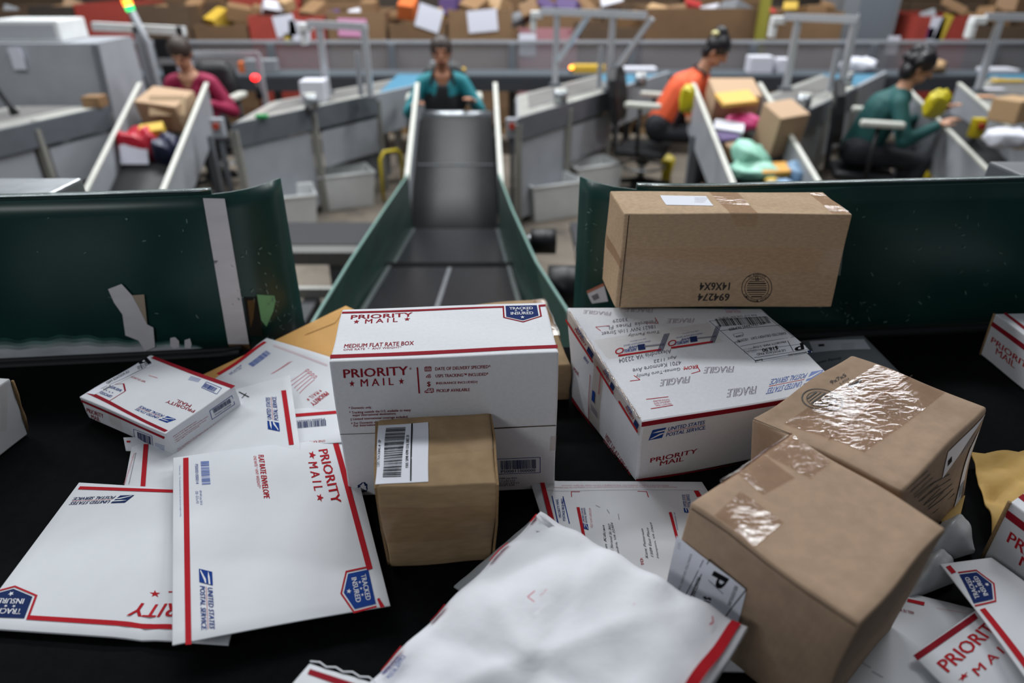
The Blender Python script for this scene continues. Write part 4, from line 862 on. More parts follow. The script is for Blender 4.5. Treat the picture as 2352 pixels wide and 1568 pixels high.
# white plastic bags
def bag(label, q, zs, hgt):
    P = [at(*p, z=z) for p, z in zip(q, zs)]
    b = sheetbody(*P, 4, 4, .1, lambda u, v: (-.002, hgt * (max(0, math.sin(u * math.pi)) * max(0, math.sin(v * math.pi))) ** .5 + .003 * abs(math.sin(u * 6 + v * 5)) + .0015 * math.sin(u * 13 - v * 9)), (16, 16, 1)); mb = MB(); b.mesh(mb, POLYW, True); return finish(mb, 'poly_bag', label, 'plastic bag')
bag('shiny white plastic bag beside the corner of the big brown box', [(2100, 1310), (2238, 1268), (2208, 1200), (2140, 1225)], [1.206] * 4, .035)
bag('crumpled white plastic bag below the big brown box, behind the shield envelope', [(2080, 1380), (2195, 1335), (2170, 1280), (2095, 1300)], [1.206] * 4, .03)
# envelopes, lower right
def ink_r3(k):
    k.poly([(2083, 1382), (2122, 1391), (2124, 1383), (2085, 1375)], RED); k.text('VISIT US AT USPS.COM', (2100, 1412), (2030, 1396), (2099, 1405), DRED, .02); k.line((2150, 1397), (2222, 1409), .03, PINK)
    for i in range(2): k.line((1975 + i * 28, 1520 + i * 22), (2000 + i * 28, 1534 + i * 22), .05, GREY)
env('mailing_envelope', 'shaded white envelope under the big brown box, lower right', [(1880, 1680), (2130, 1760), (2236, 1405), (2030, 1352)], [1.206] * 4, 9.5, 12.5, WHITE2, ink_r3, .12, lambda u, v: .010 * math.sin(u * 3.1) * math.sin(v * 3.1) + .005 * math.sin(v * 9) * u)
def ink_r2(k):
    k.poly([(2098, 1505), (2238, 1408), (2246, 1420), (2107, 1517)], DRED); k.text('PRIORITY', (2178, 1545), (2310, 1432), (2150, 1522), RED, .018); k.text('M A I L', (2247, 1553), (2330, 1480), (2231, 1537), RED, .018); k.star(k.aff((2207, 1568), (2226, 1550), (2199, 1558)), .5, .5, .62, .62, RED)
env('mailing_envelope', 'white envelope with large red lettering in the lower right corner', [(2290, 1700), (2560, 1480), (2330, 1338), (2096, 1506)], [1.215, 1.215, 1.222, 1.222], 9.5, 8, WHITE2, ink_r2, .1, lambda u, v: .004 * math.sin(u * 3.1) * math.sin(v * 3.1))
def ink_r1(k):
    k.poly([(2172, 1302), (2182, 1298), (2196, 1314), (2186, 1318)], RED); k.poly([(2250, 1400), (2262, 1396), (2420, 1600), (2404, 1606)], RED)
    k.shield((2298, 1372), (2258, 1312), (2236, 1386), fill=mat('shield_blue', '1c2f66', .8, spec=.08))
env('mailing_envelope', 'white envelope with a tilted blue shield at its corner, right edge', [(2420, 1652), (2158, 1297), (2276, 1282), (2600, 1560)], [1.235, 1.235, 1.232, 1.232], 8, 5, WHITE2, ink_r1, .06, lambda u, v: .003 * math.sin(u * 3.1) + .004 * v * math.sin(u * 3.1))
# brown box behind the upright white one
Tq = [at(1100, 852, z=1.2725), at(1313, 837, z=1.2725), at(1250, 684, z=1.2725), at(1090, 697, z=1.2725)]; s = V((0, 0, -.071))
c = [p + s for p in Tq] + Tq; bd = hexbody(c, None, .0015, 9, rad=.15, n=(6, 6, 4)); mb = MB(); bd.mesh(mb, CARD2, True)
o = finish(mb, 'cardboard_box', 'brown cardboard box mostly hidden behind the upright white box', 'box')
film(o, 'tape_strip', bd, 'top', [(1255, 772), (1286, 770), (1249, 686), (1222, 688)], TAPE_W, .03, 'shiny clear tape'); part('tape_edge', o, lambda m: m.tube([Tq[1].lerp(Tq[2], t) + V((.002 * math.sin(t * 30), 0, .002)) for t in [i / 12 for i in range(4, 13)]], .002, TAPE_W, 6))
# ================================================================== the hall behind
CONC = mat('concrete_floor', '6e655a', .8, var=.25, vscale=1.6, bump=.05, bscale=20, var2='3a342f', v2scale=3, v2lo=.5, v2hi=.75); WALLM = mat('dim_wall_paint', '4b4a4a', .9, var=.1, vscale=2)
GM = mat('grey_machine_paint', '9a9da3', .5, var=.06, vscale=6); GD = mat('dark_grey_band', '60646a', .5, var=.08, vscale=8); GT = mat('worn_table_top', 'a3a29d', .45, .2, var=.12, vscale=10); GSEAM = mat('seam_dark', '3f4043', .7)
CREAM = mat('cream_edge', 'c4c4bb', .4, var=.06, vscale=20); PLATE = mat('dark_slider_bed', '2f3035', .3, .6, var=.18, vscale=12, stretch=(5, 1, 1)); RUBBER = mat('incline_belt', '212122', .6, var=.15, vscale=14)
ALU = mat('aluminium_profile', 'd3d6dc', .3, .5, var=.06, vscale=30); BLUEB = mat('blue_belt', '4b7f99', .5, var=.08, vscale=12); BLK = mat('black_plastic', '17181b', .45); YEL = mat('yellow_paint', 'cdb51f', .45); WPL = mat('white_plastic_tub', 'dddfdf', .5, var=.05, vscale=8)
PANEL = mat('translucent_guard', '85858a', .35, alpha=.55)
struct('floor', lambda m: m.box((0, 6, -.05), (24, 22, .1), CONC))
struct('wall_back', lambda m: m.box((0, 16.1, 3), (24, .2, 6), WALLM))
# ---- chute climbing from the far side to the belt
def chz(Y): return .88 - (Y - 1.35) * .174
def chx(Y): return (-.575 + (Y - 2.43) * -.035, .040 + (Y - 2.43) * -.07)
t = thing('chute', 'green sided chute with a dark metal bed below the centre incline', 'chute', (-.3, 2.8, .4))
def beds(Y0, Y1, dz=0):
    def f(m):
        rows = []
        for Y in (Y0, (Y0 + Y1) / 2, Y1): a, b = chx(Y); rows.append([V((a + (b - a) * i / 4, Y, chz(Y) + dz)) for i in range(5)])
        m.plate(rows, .012, PLATE, False)
        for s_, w in ((.03, .018), (.97, .018)):
            P = []
            for Y in (Y0, Y1): a, b = chx(Y); P.append(V((a + (b - a) * s_, Y, chz(Y) + dz + .008)))
            m.bar(P[0], P[1], w, .004, LIP)
    return f
part('bed_plate', t, lambda m: (beds(1.40, 2.98)(m), m.bar(V((-.27, 1.4, chz(1.4) + .0075)), V((-.29, 2.95, chz(2.95) + .0075)), .018, .002, STEEL)), 'dark bed plate with a centre seam')
part('bed_plate', t, beds(3.02, 4.10, -.02)); part('rubber_seam', t, lambda m: m.bar(V((chx(2.99)[0], 2.99, chz(2.99) + .004)), V((chx(2.99)[1], 2.99, chz(2.99) + .004)), .06, .016, BELT), 'black rubber strip across the bed')
WT = [(1.40, .92, .055, .27), (1.95, .885, .05, .18), (2.40, .86, .04, .09), (3.2, .80, .02, .03), (4.13, .72, .0, .0)]
for sd in (0, 1):
    rows = [[], [], []]
    for Y, zt, fl, fr in WT:
        x = chx(Y)[sd]; o_ = (-fl if sd == 0 else fr * .55); zb = chz(Y) - .03
        for r_, tt in zip(rows, (0, .5, 1)): r_.append(V((x + o_ * tt, Y, zb + (zt - zb) * tt)))
    part('side_wall', t, lambda m: (m.plate(rows, .006, GREEN2, False), m.tube([p + V((0, 0, .003)) for p in rows[2]], .006, mat('worn_green_edge', '7fa39a', .4), 6)), 'green side wall with a worn pale edge')
for Y in (1.7, 3.0): part('leg', t, lambda m: [m.bar(V((x, Y, 0)), V((x, Y, chz(Y) - .04)), .05, .05, GD) for x in (chx(Y)[0],)]); part('leg', t, lambda m: [m.bar(V((x, Y, 0)), V((x, Y, chz(Y) - .04)), .05, .05, GD) for x in (chx(Y)[1],)])
# ---- inclines
IY0, IZ0, IY1, IZ1 = 4.22, .29, 5.80, .80
def inz(Y): return IZ0 + (IZ1 - IZ0) * (Y - IY0) / (IY1 - IY0)
def on_inc(x, y, up=0):
    r = ray(x, y); s = (IZ1 - IZ0) / (IY1 - IY0); tt = (IZ0 + up - s * IY0 - CAM.z) / (r.z - s * r.y); return CAM + r * tt
def incline(label, xb, xt, seam=None, wh=.19):
    t = thing('incline_conveyor', label, 'conveyor', ((xb[0] + xb[1]) / 2, 5.0, 0))
    def X(Y, k): return xb[k] + (xt[k] - xb[k]) * (Y - IY0) / (IY1 - IY0)
    def bl(m):
        rows = []
        for Y in (IY0, 4.7, 5.2, 5.6, 5.72, 5.80, 5.86, 5.89): 
            z = inz(min(Y, 5.8)) - max(0, Y - 5.62) ** 2 * 2.2; rows.append([V((X(Y, 0), Y, z)), V((X(Y, 1), Y, z))])
        m.plate(rows, .03, RUBBER)
        if seam: m.bar(V((X(seam, 0), seam, inz(seam) + .0175)), V((X(seam, 1), seam, inz(seam) + .0175)), .025, .002, STEEL)
    part('belt', t, bl)
    for k, s in ((0, -1), (1, 1)):
        def wl(m):
            x0, x1 = X(IY0, k) + s * .02, X(5.86, k) + s * .02
            m.hexa([V(p) for p in ((x0, IY0, IZ0 - .12), (x0 + s * .012, IY0, IZ0 - .12), (x1 + s * .012, 5.86, IZ1 - .18), (x1, 5.86, IZ1 - .18), (x0, IY0, IZ0 + wh), (x0 + s * .012, IY0, IZ0 + wh), (x1 + s * .012, 5.86, IZ1 + wh), (x1, 5.86, IZ1 + wh))], GM)
        part('side_wall', t, wl)
        def cp(m): m.bar(V((X(IY0, k) + s * .03, IY0, IZ0 + wh + .006)), V((X(5.86, k) + s * .03, 5.86, IZ1 + wh + .006)), .032, .016, CREAM)
        part('wall_cap', t, cp, 'cream edge cap')
        for Y in (4.5, 5.6): part('leg', t, lambda m: m.bar(V((X(Y, k) + s * .03, Y, 0)), V((X(Y, k) + s * .03, Y, inz(Y) - .1)), .06, .06, GD))
    part('end_roller', t, lambda m: m.cyl(V((X(5.84, 0), 5.84, IZ1 - .06)), V((X(5.84, 1), 5.84, IZ1 - .06)), .045, STEEL))
    return t
incline('grey walled incline conveyor holding a red bag and an open carton, left', (-2.74, -2.30), (-2.98, -2.50))
incline('empty grey walled incline conveyor running straight up to the person in teal', (-.66, -.09), (-.736, -.164), 5.0)
incline('grey walled incline conveyor crowded with parcels, right of the centre', (1.50, 2.02), (1.50, 1.98))
incline('empty grey walled incline conveyor at the right edge beside the person in dark teal', (3.30, 3.72), (3.20, 3.60))
# ---- lower cross conveyors
def lower(label, x0, x1):
    t = thing('cross_conveyor', label, 'conveyor', ((x0 + x1) / 2, 3.4, 0)); cx, L = (x0 + x1) / 2, x1 - x0
    part('belt', t, lambda m: m.box((cx, 3.66, .50), (L, .36, .04), mat('navy_belt', '1c1d22', .6))); part('side_rail', t, lambda m: m.box((cx, 3.40, .49), (L, .10, .07), mat('dusty_rail', '6d6c6a', .5))); part('side_rail', t, lambda m: m.box((cx, 3.02, .45), (L, .035, .05), GT)); part('side_rail', t, lambda m: m.box((cx, 2.62, .42), (L, .035, .05), GT))
    for x in (x0 + .2, x1 - .2): part('leg', t, lambda m: m.box((x, 3.66, .24), (.07, .3, .48), GD)); part('leg', t, lambda m: m.box((x, 2.82, .21), (.07, .45, .42), GSEAM))
lower('low dark conveyor passing behind the left guard', -4.5, -.78); lower('low dark conveyor passing behind the right guard', .34, 5)
def wheel(p, r, label):
    t = thing('drive_roller', label, 'roller', p); part('drum', t, lambda m: m.cyl(V(p) - V((.06, 0, 0)), V(p) + V((.06, 0, 0)), r, BLK, 24)); part('hub', t, lambda m: m.cyl(V(p) + V((-.075, 0, 0)), V(p) + V((-.058, 0, 0)), r * .55, STEEL, 18))
wheel((.195, 2.30, .80), .085, 'black roller with a steel hub beside the green chute'); wheel((.15, 3.10, .68), .06, 'black roller higher up beside the green chute')
# ---- slanting induction tables
def station(label, near, far, W=.95, ext=1.0, nv=(0, 1, 0)):
    n0, f0 = V((*near, .85)), V((*far, .85)); d = (f0 - n0).normalized(); L = (f0 - n0).length; n = V(nv); up = V((0, 0, 1))
    P = lambda a, b, z: n0 + d * a + n * b + V((0, 0, z - .85))
    t = thing('induction_table', label, 'work table', (n0.x, n0.y, 0))
    part('rim_band', t, lambda m: m.hexa([P(0, 0, .68), P(L, 0, .68), P(L, .03, .68), P(0, .03, .68), P(0, 0, .85), P(L, 0, .85), P(L, .03, .85), P(0, .03, .85)], GD), 'dark grey band along the edge')
    part('table_top', t, lambda m: (m.hexa([P(0, .03, .80), P(L, .03, .80), P(L, W, .80), P(0, W, .80), P(0, .03, .842), P(L, .03, .842), P(L, W, .842), P(0, W, .842)], GT), m.hexa([P(.15, .30, .8425), P(L, .30, .8425), P(L, W - .12, .8425), P(.15, W - .12, .8425), P(.15, .30, .846), P(L, .30, .846), P(L, W - .12, .846), P(.15, W - .12, .846)], mat('grey_table_belt', '6f6d6b', .6)), m.hexa([P(L * .55, .035, .843), P(L * .95, .035, .843), P(L * .95, .10, .843), P(L * .55, .10, .843), P(L * .55, .035, .852), P(L * .95, .035, .852), P(L * .95, .10, .852), P(L * .55, .10, .852)], CREAM)))  # the pale strip near the rim paints a long light reflection
    part('skirt_panel', t, lambda m: m.hexa([P(.02, .03, .06), P(L * .46, .03, .06), P(L * .46, .05, .06), P(.02, .05, .06), P(.02, .03, .67), P(L * .46, .03, .67), P(L * .46, .05, .67), P(.02, .05, .67)], GM))
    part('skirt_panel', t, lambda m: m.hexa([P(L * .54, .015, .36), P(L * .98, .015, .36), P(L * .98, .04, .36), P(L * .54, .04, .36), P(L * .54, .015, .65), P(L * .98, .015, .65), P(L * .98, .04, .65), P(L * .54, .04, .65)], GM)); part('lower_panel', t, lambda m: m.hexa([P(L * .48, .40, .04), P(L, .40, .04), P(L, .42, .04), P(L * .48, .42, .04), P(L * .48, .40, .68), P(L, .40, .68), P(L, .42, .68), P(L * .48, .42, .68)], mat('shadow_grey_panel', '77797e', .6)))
    for a, b in ((.0, .03), (L * .5, .02), (L, .03), (0, W), (L, W)): part('leg', t, lambda m: m.bar(P(a, b, 0), P(a, b, .80), .05, .05, GT if b > .1 else mat('pale_leg', '8a8882', .6)))
    part('end_panel', t, lambda m: m.hexa([P(-.02, .03, .10), P(0, .03, .10), P(0, W, .10), P(-.02, W, .10), P(-.02, .03, .84), P(0, .03, .84), P(0, W, .84), P(-.02, W, .84)], GM))
    if ext:
        e0, e1 = P(L, .08, .8), P(L + ext, .08, .8); yr_ = 7.52
        part('blue_belt', t, lambda m: m.prism([V((e0.x, e0.y, .81)), V((e1.x, e1.y, .81)), V((e1.x, yr_, .81)), V((e0.x, yr_, .81))], (0, 0, .035), BLUEB), 'blue feed belt')
        part('feed_rail', t, lambda m: m.hexa([P(L, 0, .50), P(L + ext, .0, .55), P(L + ext, .07, .55), P(L, .07, .50), P(L, 0, .852), P(L + ext, 0, .866), P(L + ext, .07, .866), P(L, .07, .852)], GM))
    return P, L
S1 = station('slanting grey work table at the left edge, in front of the big grey cabinet', (-3.62, 4.40), (-3.22, 5.70), .8, 0, (-1, 0, 0))
S2 = station('slanting grey work table with a white carton on it, right of the red bag', (-1.99, 4.98), (-1.18, 6.24), .95, 1.3)
S3 = station('slanting grey work table right of the empty centre incline', (.05, 5.2), (.89, 6.43), 1.05, 1.3)
S4 = station('slanting grey work table between the parcel crowded incline and the person in dark teal', (2.12, 5.27), (3.2, 6.65), .85, 1.1)
S5 = station('dark topped slanting work table with parcels, at the right edge', (3.85, 5.2), (4.9, 6.5), .9, .8)
def arch(label, a, b, zt, over=.12, brace=None):
    a, b = V((*a, .85)), V((*b, .85)); d = (b - a).normalized()
    t = thing('scanner_arch', label, 'scanner arch', a)
    for p in (a, b): part('post', t, lambda m: (m.bar(p, V((p.x, p.y, zt)), .05, .05, ALU), m.box((p.x, p.y, .86), (.10, .10, .02), GD)))
    cb = part('crossbeam', t, lambda m: m.bar(V((a.x, a.y, zt)) - d * over, V((b.x, b.y, zt)) + d * (.02 if not brace else .3), .06, .055, ALU))
    part('scanner_head', cb, lambda m: (m.box(V((a.x, a.y, zt - .03)) - d * (over + .05), (.11, .10, .06), WPL, bev=.01), m.box(V((a.x, a.y, zt - .10)) - d * (over + .085), (.05, .09, .14), WPL, bev=.01)), 'white scanner head')
    part('side_bracket', t, lambda m: m.bar(b + V((-.04, 0, .02)) - d * .05, b + V((-.04, 0, .36)) - d * .05, .04, .03, GM))
    if brace:
        for p, q in brace: part('brace', t, lambda m: m.bar(V(p), V(q), .04, .04, ALU))
arch('silver scanner arch over the table with the white carton', (-1.62, 6.30), (-1.19, 6.02), 1.40)
arch('silver scanner arch with slanting braces, in the middle', (.40, 6.72), (.86, 6.42), 1.47, .16, [((.66, 6.55, 1.45), (.42, 6.70, 1.07)), ((1.16, 6.23, 1.45), (.90, 6.40, 1.02))])
arch('silver scanner arch behind the parcel crowded incline', (2.47, 6.50), (2.84, 6.22), 1.44); arch('silver scanner arch at the right edge', (4.15, 6.4), (4.85, 6.25), 1.45)
# ---- back conveyor with translucent guard
t = thing('back_conveyor', 'long raised conveyor with a translucent grey guard crossing the whole hall', 'conveyor', (0, 7.2, 0))
part('bed', t, lambda m: m.box((0, 7.82, .74), (15, .54, .14), mat('dark_bed', '3a3d42', .5))); part('belt', t, lambda m: m.box((0, 7.82, .816), (15, .46, .012), mat('slate_belt', '4b5157', .6)))
part('top_rail', t, lambda m: m.box((0, 8.12, 1.095), (15, .04, .03), GM)); part('guard_sheet', t, lambda m: m.box((0, 8.12, .95), (15, .012, .28), PANEL), 'translucent grey guard sheet')
for i in range(11):
    x = -6.6 + i * 1.32; part('post', t, lambda m: m.box((x, 8.09, .54), (.08, .05, 1.08), GD))
# ---- far cardboard bins
def X86(px, Y=8.6): return (px - CX) / FPX * (Y * .902)
BR = [mat('bin_brown_%s' % k, h, .9, var=.12, vscale=5) for k, h in (('warm', '6b5138'), ('dull', '584534'), ('pale', '7b5f44'))]; BRED = mat('bin_red', '9c3a2e', .7, var=.08, vscale=6); BDK = mat('bin_dark', '3c332c', .9); BGR = mat('bin_grey', '7a7d82', .6)
def gaylord(px0, px1, ztop, m, label, Y=8.6, D=1.0, signs=(), name='cardboard_bin', z0=.12):
    x0, x1 = X86(px0, Y), X86(px1, Y); th = .02
    t = thing(name, label, 'bulk bin', ((x0 + x1) / 2, Y + D / 2, 0))
    def f(b):
        for c, d in (((x0 + th / 2, Y + D / 2), (th, D)), ((x1 - th / 2, Y + D / 2), (th, D)), (((x0 + x1) / 2, Y + th / 2), (x1 - x0 - 2 * th, th)), (((x0 + x1) / 2, Y + D - th / 2), (x1 - x0 - 2 * th, th))): b.box((c[0], c[1], (z0 + ztop) / 2), (d[0], d[1], ztop - z0), m)
        b.box(((x0 + x1) / 2, Y + D / 2, ztop - .18), (x1 - x0 - .06, D - .06, .04), BDK)
    bw = part('bin_wall', t, f)
    part('pallet', t, lambda b: [b.box(((x0 + x1) / 2, Y + D * q, .10), (x1 - x0, .12, .02), RAW) for q in (.08, .5, .92)] + [b.box((x, Y + D / 2, .045), (.10, D, .09), RAW) for x in (x0 + .08, (x0 + x1) / 2, x1 - .08)])
    for (sx, sz, w, h, sm, rot) in signs:
        part('paper_sign', bw, lambda b: b.box((X86(sx, Y), Y - .006, sz), (w, .006, h), sm, Matrix.Rotation(R(rot), 3, 'Y')), 'taped paper sign')
    return t
SG = mat('paper_sign_white', 'd6d6e2', .7); SP = mat('paper_sign_pink', 'cf8fb4', .7); SY = mat('paper_sign_yellow', 'c2a63a', .7)
gaylord(-60, 62, 1.38, BR[1], 'brown bulk bin at the far left edge'); gaylord(66, 168, 1.42, BDK, 'dark bulk bin left of the red one'); gaylord(172, 292, 1.44, BRED, 'red bulk bin behind the signal lamp')
gaylord(300, 430, 1.42, BR[1], 'brown bulk bin right of the signal lamp'); gaylord(436, 560, 1.22, BR[0], 'low brown bulk bin left of the red bin with white papers'); gaylord(566, 742, 1.32, BRED, 'red bulk bin with white papers taped on', signs=((650, 1.22, .24, .22, SG, -8), (682, 1.15, .24, .24, SG, 6), (655, 1.08, .1, .12, SY, 0)))
gaylord(748, 882, 1.36, BR[2], 'brown bulk bin with a pink paper sign', signs=((806, 1.20, .33, .19, SP, 2),)); gaylord(890, 1022, 1.24, BR[0], 'brown bulk bin with a crooked white paper', signs=((985, 1.30, .28, .25, SG, 18),))
gaylord(1028, 1176, 1.38, BR[2], 'brown bulk bin with one straight white sign', signs=((1108, 1.27, .34, .23, SG, -5),)); gaylord(1192, 1330, 1.12, mat('bin_pink', 'a9767d', .8), 'pinkish low bin behind the braced arch', signs=((1212, 1.02, .2, .24, SG, 0),)); gaylord(1336, 1478, 1.20, BR[1], 'brown bulk bin behind the braced arch')
gaylord(1484, 1742, 1.40, BR[0], 'wide brown bulk bin behind the person in orange'); gaylord(1766, 1942, 1.36, BR[2], 'brown bulk bin behind the second silver arch from the right'); gaylord(2116, 2244, 1.32, BRED, 'red bulk bin behind the person in dark teal', signs=((2160, 1.16, .16, .3, SG, 0), (2176, 1.2, .12, .28, SY, 12), (2150, 1.14, .08, .12, mat('sign_purple', '6b3f7c', .7), 0))); gaylord(2250, 2420, 1.22, BR[1], 'brown bulk bin at the far right edge')
# taller stacks behind
for i, (a, b, zt, m, lb) in enumerate(((-120, 150, 2.1, BR[1], 'dull brown carton stack at the far left, in the back row'), (160, 330, 1.95, BDK, 'dark carton stack behind the red bin with the signal lamp'), (336, 520, 2.2, BR[0], 'warm brown carton stack in the back row, right of the signal lamp'), (526, 690, 2.0, BRED, 'red carton stack in the back row, behind the red bin with papers'), (696, 860, 2.1, BR[2], 'pale carton stack behind the bin with the pink sign'), (866, 1010, 1.9, BDK, 'dark carton stack behind the crooked white paper'), (1016, 1200, 2.2, BR[0], 'warm brown carton stack behind the straight white sign'), (1206, 1380, 2.0, BR[2], 'pale carton stack behind the braced arch'), (1386, 1560, 2.1, BR[1], 'dull brown carton stack right of the braced arch'), (1566, 1740, 2.0, BR[0], 'warm brown carton stack behind the person in orange'), (1746, 1930, 2.1, BDK, 'dark carton stack left of the grey steel cabinet'), (2090, 2260, 2.1, BR[1], 'dull brown carton stack right of the grey steel cabinet'), (2266, 2460, 2.2, BR[0], 'warm brown carton stack at the far right, in the back row'))):
    Y = 10.3; x0, x1 = X86(a, Y), X86(b, Y)
    t = thing('carton_stack', lb, 'carton stack', ((x0 + x1) / 2, Y + .5, 0)); n = 3
    for j in range(n): part('carton', t, lambda q: q.box(((x0 + x1) / 2 + .01 * j, Y + .5, zt * (j + .5) / n), (x1 - x0, 1.0, zt / n - .006), m, bev=.02))
t = thing('steel_cabinet', 'tall grey steel cabinet behind the person in dark teal', 'cabinet', (X86(2015), 9.1, 0)); xc, w = X86(2015), X86(2080) - X86(1950)
part('body', t, lambda m: m.box((xc, 9.1, 1.25), (w, .7, 2.5), BGR, bev=.01)); dr = part('door', t, lambda m: m.box((xc + .06, 8.74, 1.3), (w * .62, .02, 2.2), mat('cabinet_door', '6b7078', .5))); part('paper_sign', dr, lambda m: m.box((xc - .1, 8.735, 1.2), (.10, .006, .28), SG)); part('paper_sign', dr, lambda m: m.box((xc + .33, 8.74, 1.0), (.16, .006, .2), SG))
mb = MB(); mb.box((X86(1748), 8.5, 1.2), (.10, .10, 2.4), mat('olive_post', '8a8430', .6)); tag(mb.obj('steel_post'), 'olive yellow upright post left of the second arch from the right', 'post')
# loose parcels on the far bins and the back conveyor
PC = [mat('parcel_' + k, h, .6) for k, h in (('brown', '8a6a4a'), ('white', 'd3d3dc'), ('yellow', 'cda83a'), ('pink', 'c27a9c'), ('orange', 'd06a34'), ('tan', 'b3926c'), ('purple', '4f3a6b'), ('teal', '2c5c58'), ('grey', '85878c'), ('red', 'a8302e'))]
rr = random.Random(12)
for i in range(52):
    px = -20 + i * 46 + rr.uniform(-10, 10)
    if 1940 < px < 2095: continue
    s = (rr.uniform(.14, .34), rr.uniform(.14, .3), rr.uniform(.07, .2)); x = X86(px, 8.9); zz = 1.42
    mb = MB(); mb.box((x, 8.85 + rr.uniform(0, .25), 1.20 + rr.uniform(0, .24)), s, PC[rr.choice((0, 0, 0, 5, 5, 0, 8, 1, 0, 2, 3, 4, 0, 6, 9, 0, 5, 0, 1))], Euler((rr.uniform(-.5, .5), rr.uniform(-.5, .5), rr.uniform(0, 3))).to_matrix(), .012)
    tag(mb.obj('parcel'), 'small coloured parcel heaped in the far bulk bins', 'parcel', 'parcels heaped in the far bulk bins')
def loose(px, py, z, d, m, label, cat='parcel', rz=0, bev=.012, name='parcel', tilt=(0, 0)):
    p = at(px, py, z=z)
    if z == .884: p = at(px, py, Y=7.8); p.z = .823; d = tuple(q * 1.12 for q in d)
    mb = MB(); mb.box(p + V((0, 0, d[2] / 2)), d, m, Euler((*tilt, rz)).to_matrix(), min(bev, d[2] / 2.2)); return tag(mb.obj(name), label, cat)
loose(1352, 152, .884, (.30, .12, .07), PC[2], 'yellow parcel on the back conveyor inside the braced arch'); loose(1468, 152, .884, (.32, .14, .05), PC[1], 'flat white parcel on the back conveyor right of the braced arch')
loose(1742, 155, .884, (.22, .16, .15), PC[1], 'white carton on the back conveyor left of the arch post'); loose(1795, 155, .884, (.12, .14, .13), PC[1], 'narrow white carton on the back conveyor right of the arch post')
def pillow(p, r, m, label, cat='parcel', rot=(0, 0, 0), name='soft_parcel', kids=None):
    mb = MB(); b2 = bmesh.new(); bmesh.ops.create_uvsphere(b2, u_segments=20, v_segments=12, radius=1)
    for v in b2.verts:
        c = v.co; k = [math.copysign(abs(q) ** .6, q) for q in c]; v.co = V((k[0] * (1 + .10 * math.sin(c.z * 7 + c.y * 5)), k[1] * (1 + .10 * math.sin(c.x * 6 - c.z * 4)), k[2] * (1 + .22 * math.sin(c.x * 5 + c.y * 4) + .1 * math.sin(c.x * 11 - c.y * 9))))
    mb.merge(b2, m, Euler(rot).to_matrix().to_4x4() @ Matrix.Diagonal((*r, 1)), V(p), True); b2.free(); o = tag(mb.obj(name), label, cat)
    if kids: kids(o)
    return o
pillow(V((at(1972, 148, Y=7.8).x, 7.8, .89)), (.18, .12, .07), PC[1], 'plump white bag on the back conveyor left of the person in dark teal'); pillow(V((at(2125, 150, Y=7.8).x, 7.8, .885)), (.2, .13, .065), PC[5], 'tan soft parcel on the back conveyor behind the person in dark teal')
loose(1050, 162, .884, (.16, .1, .04), PC[2], 'small yellow parcel on the back conveyor behind the person in teal'); loose(570, 153, .884, (.16, .1, .1), PC[4], 'orange carton on the back conveyor, left'); loose(600, 140, .884, (.3, .12, .12), PC[8], 'grey parcel on the back conveyor, left'); loose(1000, 120, .884, (.1, .1, .1), PC[8], 'small grey carton on the back conveyor behind the person in teal')
loose(2290, 165, .884, (.3, .2, .04), PC[1], 'flat white parcel on the right table near the back'); 
# ---- left machine
t = thing('machine_cabinet', 'big grey machine cabinet with a white notice at the left edge', 'machine', (-4.6, 6.2, 0))
part('housing', t, lambda m: m.hexa([V(p) for p in ((-6.2, 5.75, 0), (-3.28, 5.75, 0), (-3.28, 6.5, 0), (-6.2, 6.5, 0), (-6.2, 5.9, 1.29), (-3.32, 5.9, 1.29), (-3.32, 6.5, 1.29), (-6.2, 6.5, 1.29))], GM)); part('notice', t, lambda m: m.box((-3.95, 5.86, 1.18), (.10, .006, .16), SG)); part('edge_trim', t, lambda m: m.bar(V((-3.28, 5.745, .4)), V((-3.32, 5.895, 1.28)), .05, .03, GD))
mb = MB(); mb.box((-3.92, 6.2, 1.37), (.58, .4, .16), WPL, bev=.015); mb.box((-3.92, 6.0, 1.37), (.50, .01, .10), mat('printer_grey', 'a9abb0', .5)); tag(mb.obj('label_printer'), 'white printer on top of the grey machine cabinet', 'printer')
t = thing('control_stand', 'grey control stand with two small black screens beside the cabinet', 'control stand', (-3.2, 6.9, 0))
for x in (-3.42, -3.02): part('post', t, lambda m: m.bar(V((x, 6.9, 0)), V((x - .04, 6.9, 1.34)), .07, .05, GM))
part('crossbar', t, lambda m: m.bar(V((-3.85, 6.9, 1.34)), V((-3.02, 6.9, 1.30)), .07, .07, WPL)); part('screen', t, lambda m: m.box((-3.22, 6.86, 1.16), (.17, .03, .17), BLK)); part('screen', t, lambda m: m.box((-3.22, 6.86, .93), (.13, .03, .17), BLK)); part('paper_sign', t, lambda m: m.box((-3.06, 6.84, .96), (.15, .006, .19), SG)); part('crossbar', t, lambda m: m.bar(V((-3.1, 6.95, 1.10)), V((-2.4, 6.95, 1.10)), .045, .045, ALU)); part('post', t, lambda m: m.bar(V((-2.4, 6.95, 0)), V((-2.4, 6.95, 1.10)), .045, .045, ALU))
t = thing('signal_tower', 'signal tower with a lit orange lamp over a lit green lamp', 'signal lamp', (-3.25, 6.7, 0)); tz = 1.545
